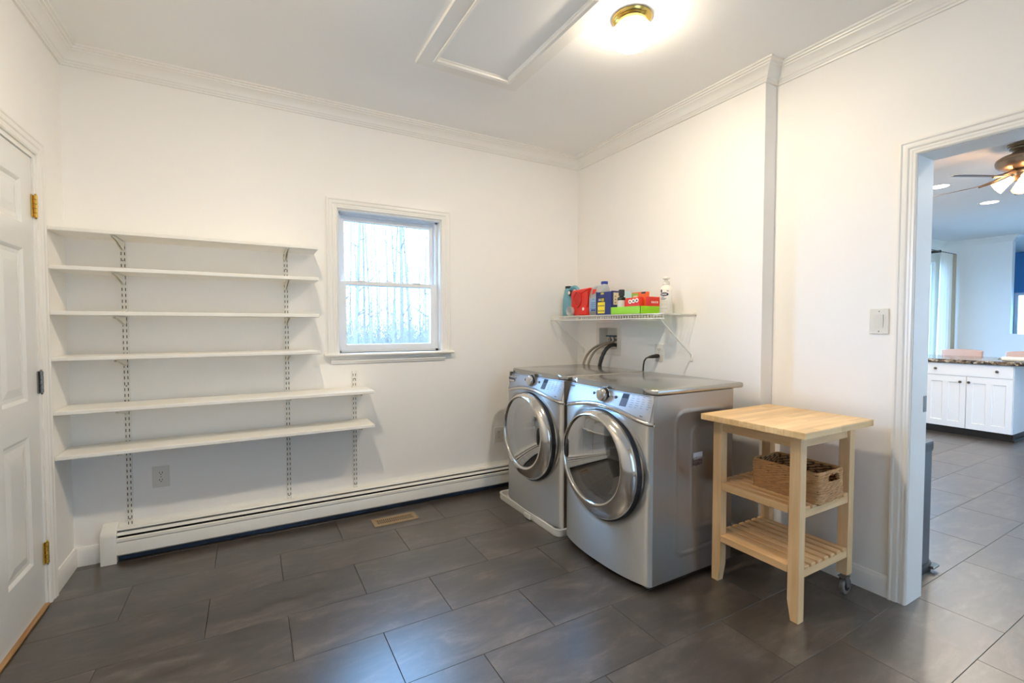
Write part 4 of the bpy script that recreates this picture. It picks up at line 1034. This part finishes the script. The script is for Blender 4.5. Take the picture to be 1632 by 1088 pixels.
MB().lathe([(.0296, .128), (.0296, .129)], (3.125, -.815, ZT), n=4, cap=False).bm.free()
MB().lathe([(.017, .126), (.021, .128), (.021, .168), (.018, .171)], (3.125, -.815, ZT), n=24).build('cap', BLACKP, t, smooth=40)
t = thing('red_pouch', 'red packet with a row of three white rings in the lime tray', 'packet', (3.13, -.93, ZT))
MB().prism([(-.850, 0), (-1.005, 0), (-.995, .112), (-.855, .108)], lambda u, v, a: (a + (v - .05) * .1, u, ZT + v), 3.112, 3.15, .008, 2).build('packet', REDC, t, smooth=40)
mb = MB()
for k in range(3): mb.lathe([(.0150, .001), (.0150, -.003), (.0065, -.003), (.0065, .001)], (3.1135, -.912 - .032 * k, ZT + .082 + .003 * k), axis='x', n=20)
mb.build('white_rings', WPRINT, t)
mb = MB()
for k in range(3): mb.lathe([(.0066, .001), (.0066, -.002), (.0004, -.002)], (3.1135, -.912 - .032 * k, ZT + .082 + .003 * k), axis='x', n=14)
mb.build('ring_centres', DPRINT, t)
t = thing('orange_box', 'orange and green carton leaning behind the red packet', 'box', (3.20, -.95, ZT))
MB().box(3.170, 3.205, -1.000, -.865, ZT, ZT + .148, .002).build('carton', ORANGE, t)
MB().box(3.1690, 3.1698, -.930, -.867, ZT + .110, ZT + .142).build('green_print', GREENC, t)
MB().box(3.1680, 3.1690, -.925, -.885, ZT + .113, ZT + .126).build('cream_print', CREAMC, t)
MB().box(3.1688, 3.1698, -.998, -.960, ZT + .136, ZT + .147).build('dark_print', BLACKP, t)
t = thing('red_box', 'small red carton with white lettering at the outer end of the lime tray', 'box', (3.20, -1.02, ZT))
RB = (3.165, 3.275, -1.032, -1.006)
MB().box(*RB, ZT, ZT + .112, .0015).build('carton', REDC, t)
MB().box(RB[0] - .0008, RB[0] - .0002, RB[2] + .002, RB[3] - .002, ZT + .004, ZT + .108).build('pink_side', PINKC, t)
text('print_word', 'sauce', .030, WPRINT, (((RB[0] + RB[1]) / 2, RB[2] - .0006, ZT + .078), (1, 0, 0), (0, 0, 1)), t)
# white lotion bottle
LBX, LBY, LBR = 3.215, -1.135, .040
t = thing('lotion_bottle', 'tall white bottle with a dark oval logo at the open end of the wire shelf', 'bottle', (LBX, LBY, ZS))
MB().lathe([(LBR - .004, 0), (LBR, .004), (LBR, .150), (LBR - .003, .164), (LBR - .012, .176), (.020, .184), (.018, .192)], (LBX, LBY, ZS), n=40).build('body', WHITEP, t, smooth=50)
mb = MB().lathe([(.021, .188), (.023, .190), (.023, .208), (.012, .212), (.012, .222), (.024, .226), (.024, .236), (.016, .240)], (LBX, LBY, ZS), n=24)
mb.tube([(LBX, LBY, ZS + .231), (LBX - .022, LBY - .020, ZS + .232), (LBX - .030, LBY - .028, ZS + .222)], .007, 8)
mb.build('pump', WHITEP, t, smooth=40)
fdir = Vector((-.74, -.67, 0)).normalized(); fr_r = Vector((.67, -.74, 0)).normalized()
def wrap(u, v, a):
    an = u / LBR; d = fdir * math.cos(an) + fr_r * math.sin(an)
    return tuple(Vector((LBX, LBY, ZS + v)) + d * (LBR + a))
def lab(mb, u0, u1, v0, v1, a1=.0008):
    mb.grid(6, 1, lambda a, b: wrap(u0 + (u1 - u0) * a, v0 + (v1 - v0) * b, a1))
mb = MB(); mb.grid(8, 28, lambda a, b: wrap(-.012 + .028 * a * math.cos(2 * PI * b), .124 + .012 * a * math.sin(2 * PI * b), .0006))
lab(mb, -.038, -.026, .136, .155); lab(mb, .004, .016, .144, .148)
mb.build('logo_oval', DPRINT, t)
mb = MB()
for k in range(5): lab(mb, -.030 + .007 * k, -.0262 + .007 * k, .119, .129, .0014)
mb.build('logo_letters', WPRINT, t)
mb = MB()
for v_, a_, b_ in ((.104, -.034, -.012), (.096, -.036, .002), (.089, -.034, -.006)): lab(mb, a_, b_, v_, v_ + .003)
mb.build('label_text', DPRINT, t)
mb = MB()
for v_ in (.078, .066, .056, .032): lab(mb, -.036, .012, v_, v_ + .0018)
mb.build('fine_print', M('tan_print', rgb(190, 182, 160), 0.6), t)

# ================================================================== kitchen cart
ct = thing('kitchen_cart', 'pale beech kitchen cart with two slatted shelves beside the dryer', 'cart', (3.09, -1.985, 0))
MB().box(2.806, 3.378, -2.243, -1.738, .826, .856, .003, 2).build('tabletop', BUTCH, ct)
LX = (2.886, 2.931); RX = (3.296, 3.341); LYS = ((-1.800, -1.752), (-2.184, -2.136))
for (ya, yb), inn in zip(LYS, (-1, 1)):
    mb = MB(); pr = [(ya, 0), (yb, 0), (yb, .826), (ya, .826)]
    if inn < 0: pr = [(ya + .014, 0), (yb, 0), (yb, .826), (ya, .826), (ya, .090)]
    else: pr = [(ya, 0), (yb - .014, 0), (yb, .090), (yb, .826), (ya, .826)]
    mb.prism(pr, lambda u, v, a: (a, u, v), *LX, .002, 1); mb.build('leg', BEECHZ, ct)
    MB().box(*RX, ya, yb, .105, .826, .002).build('leg', BEECHZ, ct)
    cs = MB(); xc, ycn = 3.330, (ya + yb) / 2
    cs.lathe([(.012, -.011), (.036, -.011), (.040, -.007), (.040, .007), (.036, .011), (.012, .011)], (xc, ycn, .0402), axis='y', n=28)
    c_ = cs.build('caster', RUBBER, ct, smooth=40)
    mb = MB(); mb.lathe([(.022, -.0125), (.022, .0125)], (xc, ycn, .0402), axis='y', n=20); mb.build('wheel_hub', BLACKP, c_, smooth=40)
    mb = MB(); mb.prism([(xc - .012, .035), (xc + .012, .035), (xc + .006, .086), (xc - .026, .086)], lambda u, v, a: (u, a, v), ycn - .016, ycn - .013); mb.prism([(xc - .012, .035), (xc + .012, .035), (xc + .006, .086), (xc - .026, .086)], lambda u, v, a: (u, a, v), ycn + .013, ycn + .016)
    mb.box(xc - .030, xc + .010, ycn - .018, ycn + .018, .084, .090).box(xc - .022, xc - .002, ycn - .010, ycn + .010, .090, .105)
    mb.build('caster_fork', STEEL, c_)
MB().box(2.892, 2.912, -2.136, -1.800, .766, .826).build('apron', BEECHY, ct)
MB().box(3.312, 3.332, -2.136, -1.800, .766, .826).build('apron', BEECHY, ct)
MB().box(2.931, 3.296, -1.785, -1.765, .766, .826).build('apron', BEECHX, ct)
MB().box(2.931, 3.296, -2.172, -2.152, .766, .826).build('apron', BEECHX, ct)
for zr in (.456, .192):
    for yy in (-1.772, -2.180): MB().box(2.890, 3.338 if False else 3.300, yy, yy + .018, zr, zr + .034, .0015).build('shelf_rail', BEECHX, ct)
    n = 7
    for k in range(n):
        x = 2.936 + (3.292 - 2.936 - .036) * k / (n - 1)
        MB().box(x, x + .036, -2.182, -1.754, zr + .034, zr + .050, .003).build('slat', BEECHY, ct)
    MB().box(2.884, 2.932, -2.134, -1.802, zr + .016, zr + .050, .002).build('front_slat', BEECHY, ct)
# basket
bz = .5065; bx0, bx1, by0, by1, bh = 2.995, 3.212, -2.202, -1.888, .138
bk = thing('wicker_basket', 'rectangular woven seagrass basket on the middle shelf of the cart', 'basket', ((bx0 + bx1) / 2, (by0 + by1) / 2, bz))
def hole_b(y, x, z): return abs(y - by0) < .02 and abs(x - (bx0 + bx1) / 2 - .02) < .040 and .086 < z - bz < .118
rows = 12; mb = MB(); rp = random.Random(4)
def perim(ins):
    P = rrect(bx0 + ins, bx1 - ins, by0 + ins, by1 - ins, .012, 3); pts = []
    for i in range(len(P)):
        a, b = Vector(P[i]), Vector(P[(i + 1) % len(P)]); m = max(1, int((b - a).length / .0062))
        for k in range(m): pts.append(a.lerp(b, k / m))
    return pts
base = perim(.006)
for r in range(rows):
    z = bz + .005 + (bh - .012) * r / (rows - 1); ph = rp.uniform(0, 6)
    for strand in (0, 1):
        pts = []; rad = []
        for i, p in enumerate(base):
            q = base[(i + 1) % len(base)]; d = (q - p).normalized(); nrm = Vector((d.y, -d.x))
            a = i * .5 + ph + strand * PI
            pp = p + nrm * (.0034 * math.cos(a))
            pts.append((pp.x, pp.y, z + .0038 * math.sin(a) + rp.uniform(-.0006, .0006))); rad.append(.0046 + rp.uniform(-.0009, .0009))
        # leave out the grip opening
        seg = []; segr = []; runs = []
        for p, q in zip(pts + [pts[0]], rad + [rad[0]]):
            if hole_b(p[1], p[0], p[2]):
                if len(seg) > 1: runs.append((seg, segr))
                seg, segr = [], []
            else: seg.append(p); segr.append(q)
        if len(seg) > 1: runs.append((seg, segr))
        for a, b in runs: mb.tube(a, b, 5)
mb.build('woven_strands', WICK, bk, smooth=70, kind='stuff')
mb = MB(); pts = [(p.x, p.y, bz + bh - .002) for p in base]; mb.tube(pts, .0034, 6, closed=True); mb.build('rim', WICK, bk, smooth=60)
mb = MB(); i_ = .008
mb.box(bx0 + i_, bx1 - i_, by0 + i_, by1 - i_, bz + .001, bz + .006); mb.box(bx0 + i_, bx0 + i_ + .003, by0 + i_, by1 - i_, bz, bz + bh - .006).box(bx1 - i_ - .003, bx1 - i_, by0 + i_, by1 - i_, bz, bz + bh - .006).box(bx0 + i_, bx1 - i_, by1 - i_ - .003, by1 - i_, bz, bz + bh - .006).box(bx0 + i_, bx1 - i_, by0 + i_, by0 + i_ + .003, bz, bz + .085)
mb.build('liner', WICKD, bk)

# ================================================================== kitchen beyond the doorway
CABP = M('cabinet_paint', rgb(240, 239, 236), 0.35); KNOB = M('knob_nickel', rgb(96, 90, 84), 0.3, 0.9)
CX = 8.14; CY1, CY0 = -.812, -1.576
kc = thing('base_cabinet', 'white base cabinet with drawer and panelled doors under granite in the kitchen', 'cabinet', (CX + .3, (CY0 + CY1) / 2, 0))
MB().box(CX + .020, CX + .60, CY0, CY1 + .75, .088, .852).build('cabinet_body', CABP, kc)
MB().box(CX + .055, CX + .59, CY0 + .002, CY1 + .75, 0, .088).build('toe_kick', M('black_toe', rgb(20, 18, 17), 0.4), kc, label='black toe kick')
MB().box(CX + .03, CX + .61, CY0 - .012, CY0, .0, .03).build('base_strip', BLACKP, kc)
dm = lambda u, v, d: (CX + d, u, v)
mb = MB(); panel_door(mb, [CY0 + .004, CY1 - .004], [.708, .848], set(), dm); mb.box(CX + .0005, CX + .019, CY0 + .004, CY1 - .004, .708, .848); drw = mb.build('drawer', CABP, kc)
def knob(y, z, par):
    MB().lathe([(.009, 0), (.005, -.004), (.005, -.014), (.015, -.018), (.015, -.024), (.009, -.027), (.0005, -.028)], (CX, y, z), axis='x', n=18).build('knob', KNOB, par, smooth=40)
knob(-.912, .780, drw); knob(-1.448, .780, drw)
for ya, yb, ky in ((CY0 + .004, -1.193, -1.216), (-1.187, CY1 - .004, -1.140)):
    wd_ = yb - ya; us = [ya, ya + .052, ya + wd_ / 2 - .026, ya + wd_ / 2 + .026, yb - .052, yb]
    mb = MB(); panel_door(mb, us, [.092, .160, .630, .700], {(1, 1), (3, 1)}, dm, dep=.010, w1=.006, flat=.004, w2=.004, up_=0.0)
    mb.box(CX + .0105, CX + .019, ya, yb, .092, .700)
    for b4 in ((ya, ya + .002, .092, .7), (yb - .002, yb, .092, .7)): mb.box(CX + .0005, CX + .0106, *b4)
    dd = mb.build('door', CABP, kc); knob(ky, .636, dd)
MB().box(CX - .03, CX + .95, -2.75, CY1 + .8, .855, .897, .004).build('granite_top', GRAN)
tag(bpy.data.objects['granite_top'], 'speckled brown granite countertop on the white kitchen cabinet', 'countertop')
lg = MB().box(CX + .06, CX + .62, -2.72, -2.64, 0, .854, .004).build('end_panel', CABP); tag(lg, 'white end panel propping the overhanging granite counter', 'panel')
# rolled towel
t = thing('rolled_towel', 'cream striped rolled towel lying on the granite counter', 'towel', (8.20, -1.62, .897))
mb = MB(); mb.tube([(8.22, -1.46 - .36 * k / 12, .897 + .0265) for k in range(13)], [.023] + [.026 + .0008 * math.sin(k * 2) for k in range(11)] + [.023], 16); mb.build('towel', M('cream_towel', rgb(228, 220, 200), 0.9, var=0.25, scale=40, stretch=(0.1, 3, 0.1)), t, smooth=60)
MB().lathe([(.004, .0), (.010, .002), (.010, .014), (.014, .020), (.010, .030), (.003, .033)], (8.22, -1.458, .897 + .0265), axis='y', n=14).build('metal_tip', STEEL, t, smooth=50)
# chairs
LEATH = M('tan_upholstery', rgb(196, 154, 132), 0.6, var=0.05); LEGW = wood_mat('dark_chair_leg', rgb(70, 46, 32), rgb(96, 66, 46), 'z')
def chair(x, y, label):
    t = thing('dining_chair', label, 'chair', (x, y, 0), 'chairs behind the granite counter')
    poly = [(-.215, .60), (.215, .60), (.212, .955)] + [(.20 - .40 * k / 8, .962 + .014 * math.sin(PI * k / 8)) for k in range(9)] + [(-.212, .955)]
    MB().prism(poly, lambda u, v, a: (x + .20 + a + (v - .6) * .12, y + u, v), 0, .055, .012, 3).build('backrest', LEATH, t, smooth=35)
    MB().box(x - .24, x + .22, y - .23, y + .23, .42, .50, .02, 3).build('seat', LEATH, t, smooth=40)
    for sx in (-.20, .20):
        for sy in (-.20, .20):
            z1 = .42 if sx < 0 else .62
            MB().tube([(x + sx, y + sy, 0), (x + sx, y + sy, .42), (x + sx + (.02 if sx > 0 else 0), y + sy, z1)], [.014, .02, .02], 6).build('leg', LEGW, t)
    return t
chair(9.12, -.775, 'tan upholstered chair back behind the granite counter, nearer the curtain')
chair(9.12, -1.42, 'tan upholstered chair back behind the rolled towel')
# trash can behind the doorway
tc_ = thing('trash_can', 'stainless steel step trash can just inside the kitchen doorway', 'trash can', (3.83, -2.06, 0))
MB().prism(rrect(3.66, 4.0, -2.268, -1.90, .05), XY, .045, .64, .004, 2).build('can_body', M('brushed_steel', rgb(120, 120, 122), 0.35, 0.9), tc_, smooth=35)
MB().prism(rrect(3.655, 4.005, -2.272, -1.895, .05), XY, .64, .69, .010, 3).build('lid', M('lid_dark', rgb(72, 74, 78), 0.3, 0.3), tc_, smooth=35)
MB().prism(rrect(3.652, 4.008, -2.276, -1.892, .05), XY, .0, .045, .006, 2).build('base', BLACKP, tc_, smooth=35)
MB().box(3.93, 4.00, -2.300, -2.26, .018, .034, .004).build('pedal', CHROME, tc_)
# recessed lights
def can(x, y, label):
    t = thing('recessed_light', label, 'recessed light', (x, y, H), 'recessed kitchen ceiling lights')
    MB().lathe([(.105, -.001), (.100, -.006), (.078, -.005), (.076, -.001)], (x, y, H), n=36, cap=False).build('trim_ring', TRIM, t, smooth=40)
    MB().lathe([(.076, -.002), (.05, -.004), (.0005, -.0045)], (x, y, H), n=36).build('lens', emit('can_glow', (1, .95, .86), 14), t, smooth=60)
    ld = bpy.data.lights.new('can_light', 'SPOT'); ld.energy = KIT_SPOT_W; ld.color = (1, .88, .73); ld.spot_size = math.radians(168); ld.spot_blend = .6; ld.shadow_soft_size = .07
    lo_ = bpy.data.objects.new('can_light', ld); COL.objects.link(lo_); lo_.parent = t; lo_.location = (0, 0, -.012)
can(7.09, -1.235, 'glowing recessed ceiling light nearer the doorway casing')
can(8.40, -1.265, 'glowing recessed ceiling light half behind the fan lamps')
for x, y, lb in ((5.79, -1.24, 'added recessed light in line with the visible row, hidden behind the doorway casing'), (4.50, -1.24, 'added recessed light just inside the kitchen, out of view'), (4.7, -3.5, 'added recessed light over the kitchen side, out of view'), (6.9, -3.6, 'added recessed light beyond the fan, out of view')): can(x, y, lb)  # unseen cans added to brighten the kitchen floor
# ceiling fan
FX, FY = 6.20, -2.045
FANM = M('antique_pewter', rgb(126, 110, 90), 0.34, 0.75, rvar=.05, scale=20); BLADE = wood_mat('fan_blade', rgb(58, 42, 34), rgb(84, 62, 48), 'x')
fan = thing('ceiling_fan', 'antique pewter ceiling fan with dark blades and small lamps in the kitchen', 'ceiling fan', (FX, FY, H))
MB().lathe([(.02, 0), (.098, 0), (.100, -.010), (.092, -.016), (.094, -.026), (.082, -.034), (.084, -.044), (.066, -.056), (.060, -.066)], (FX, FY, H), n=40).build('canopy', FANM, fan, smooth=35)
MB().lathe([(.060, -.060), (.085, -.078), (.130, -.094), (.158, -.114), (.164, -.132), (.1615, -.134), (.1615, -.138), (.164, -.140), (.160, -.160), (.140, -.184), (.110, -.200), (.080, -.206), (.02, -.208)], (FX, FY, H), n=48).build('motor_housing', FANM, fan, smooth=35)
MB().lathe([(.05, -.204), (.078, -.212), (.080, -.226), (.070, -.236), (.070, -.256), (.060, -.270), (.050, -.290), (.030, -.300), (.022, -.310), (.001, -.314)], (FX, FY, H), n=36).build('light_kit', FANM, fan, smooth=35)
for k in range(5):
    a = math.radians(84 + 72 * k); d = Vector((math.cos(a), math.sin(a), 0)); s_ = Vector((-math.sin(a), math.cos(a), 0)); c = Vector((FX, FY, H - .222))
    tl = math.tan(math.radians(-13))
    def bp(r, wv, h=0, drop=0): return tuple(c + d * r + s_ * wv + Vector((0, 0, wv * tl + h - .045 - .02 * (r - .2))))
    out = [(.20, .040), (.26, .056), (.50, .064), (.575, .060), (.60, .042), (.61, 0)]; poly = out + [(r, -w_) for r, w_ in out[-2::-1]]
    mb = MB(); A = [mb.bm.verts.new(bp(r, w_, .003)) for r, w_ in poly]; B = [mb.bm.verts.new(bp(r, w_, -.003)) for r, w_ in poly]
    mb.bm.faces.new(A); mb.bm.faces.new(B[::-1])
    for i in range(len(poly)): mb.bm.faces.new((A[i], B[i], B[(i + 1) % len(poly)], A[(i + 1) % len(poly)]))
    bl = mb.build('blade', BLADE, fan)
    mb = MB(); mb.tube([tuple(c + d * .07 + Vector((0, 0, .005))), tuple(c + d * .13 + Vector((0, 0, -.015))), tuple(c + d * .19 + Vector((0, 0, -.038))), bp(.27, 0, -.006)], [.012, .011, .012, .010], 8)
    mb.build('blade_arm', FANM, bl, smooth=50)
SHADE = glass('smoky_shade', (0.62, 0.52, 0.42), 1.0, 0.1, 0.45, rgb(176, 150, 122))
for k in range(4):
    a = math.radians(200 + 90 * k); d = Vector((math.cos(a), math.sin(a), 0)); ax = (d * .80 + Vector((0, 0, -.60))).normalized(); b0 = Vector((FX, FY, H - .262)) + d * .055
    q = ax.to_track_quat('Z', 'Y').to_matrix().to_4x4(); q.translation = b0
    def lath(prof, n=24):
        mb = MB().lathe(prof, (0, 0, 0), n=n, cap=False); bmesh.ops.transform(mb.bm, matrix=q, verts=mb.bm.verts); return mb
    sh = lath([(.002, -.01), (.020, -.008), (.024, .010), (.028, .040), (.040, .085), (.052, .118), (.050, .118), (.038, .085), (.026, .042), (.020, .012)]).build('lamp_shade', SHADE, fan, smooth=40)
    lath([(.010, .02), (.018, .045), (.036, .080), (.042, .098), (.030, .108), (.0005, .112)]).build('bulb', emit('fan_bulb', (1, .84, .64), 380), sh, smooth=60)
# curtain
ctn = thing('curtain', 'sheer white curtain with tan edges hanging by the kitchen glass door', 'curtain', (11.1, -.07, 0))
SHEER = translucent('sheer_white', rgb(244, 236, 222), .16); TANF = translucent('tan_fabric', rgb(204, 184, 158), .25)
def drape(x0, x1, n, ph):
    mb = MB()
    def f(a, b):
        z = .02 + 2.49 * b; fl_ = 1 + .12 * (1 - b)
        xm = 11.38; x = xm - (xm - (x0 + (x1 - x0) * a)) * fl_
        return (x, -.07 + .030 * math.sin(a * n * 2 * PI + ph) * (.7 + .3 * (1 - b)), z)
    return mb.grid(max(10, n * 12), 12, f)
drape(10.80, 11.22, 4, 0).build('panel', SHEER, ctn, smooth=80)
drape(11.22, 11.385, 2, 0).build('border', TANF, ctn, smooth=80, label='tan edge of the curtain')
cr_ = thing('curtain_rod', 'thin dark curtain rod above the kitchen glass door', 'curtain rod', (9.9, -.07, 2.515))
MB().tube([(8.7, -.07, 2.52), (11.40, -.07, 2.52)], .008, 10).build('rod', KNOB, cr_, smooth=60)
for xx in (8.8, 10.74): MB().box(xx - .012, xx + .012, -.085, KY, 2.50, 2.54, .003).build('rod_bracket', KNOB, cr_)
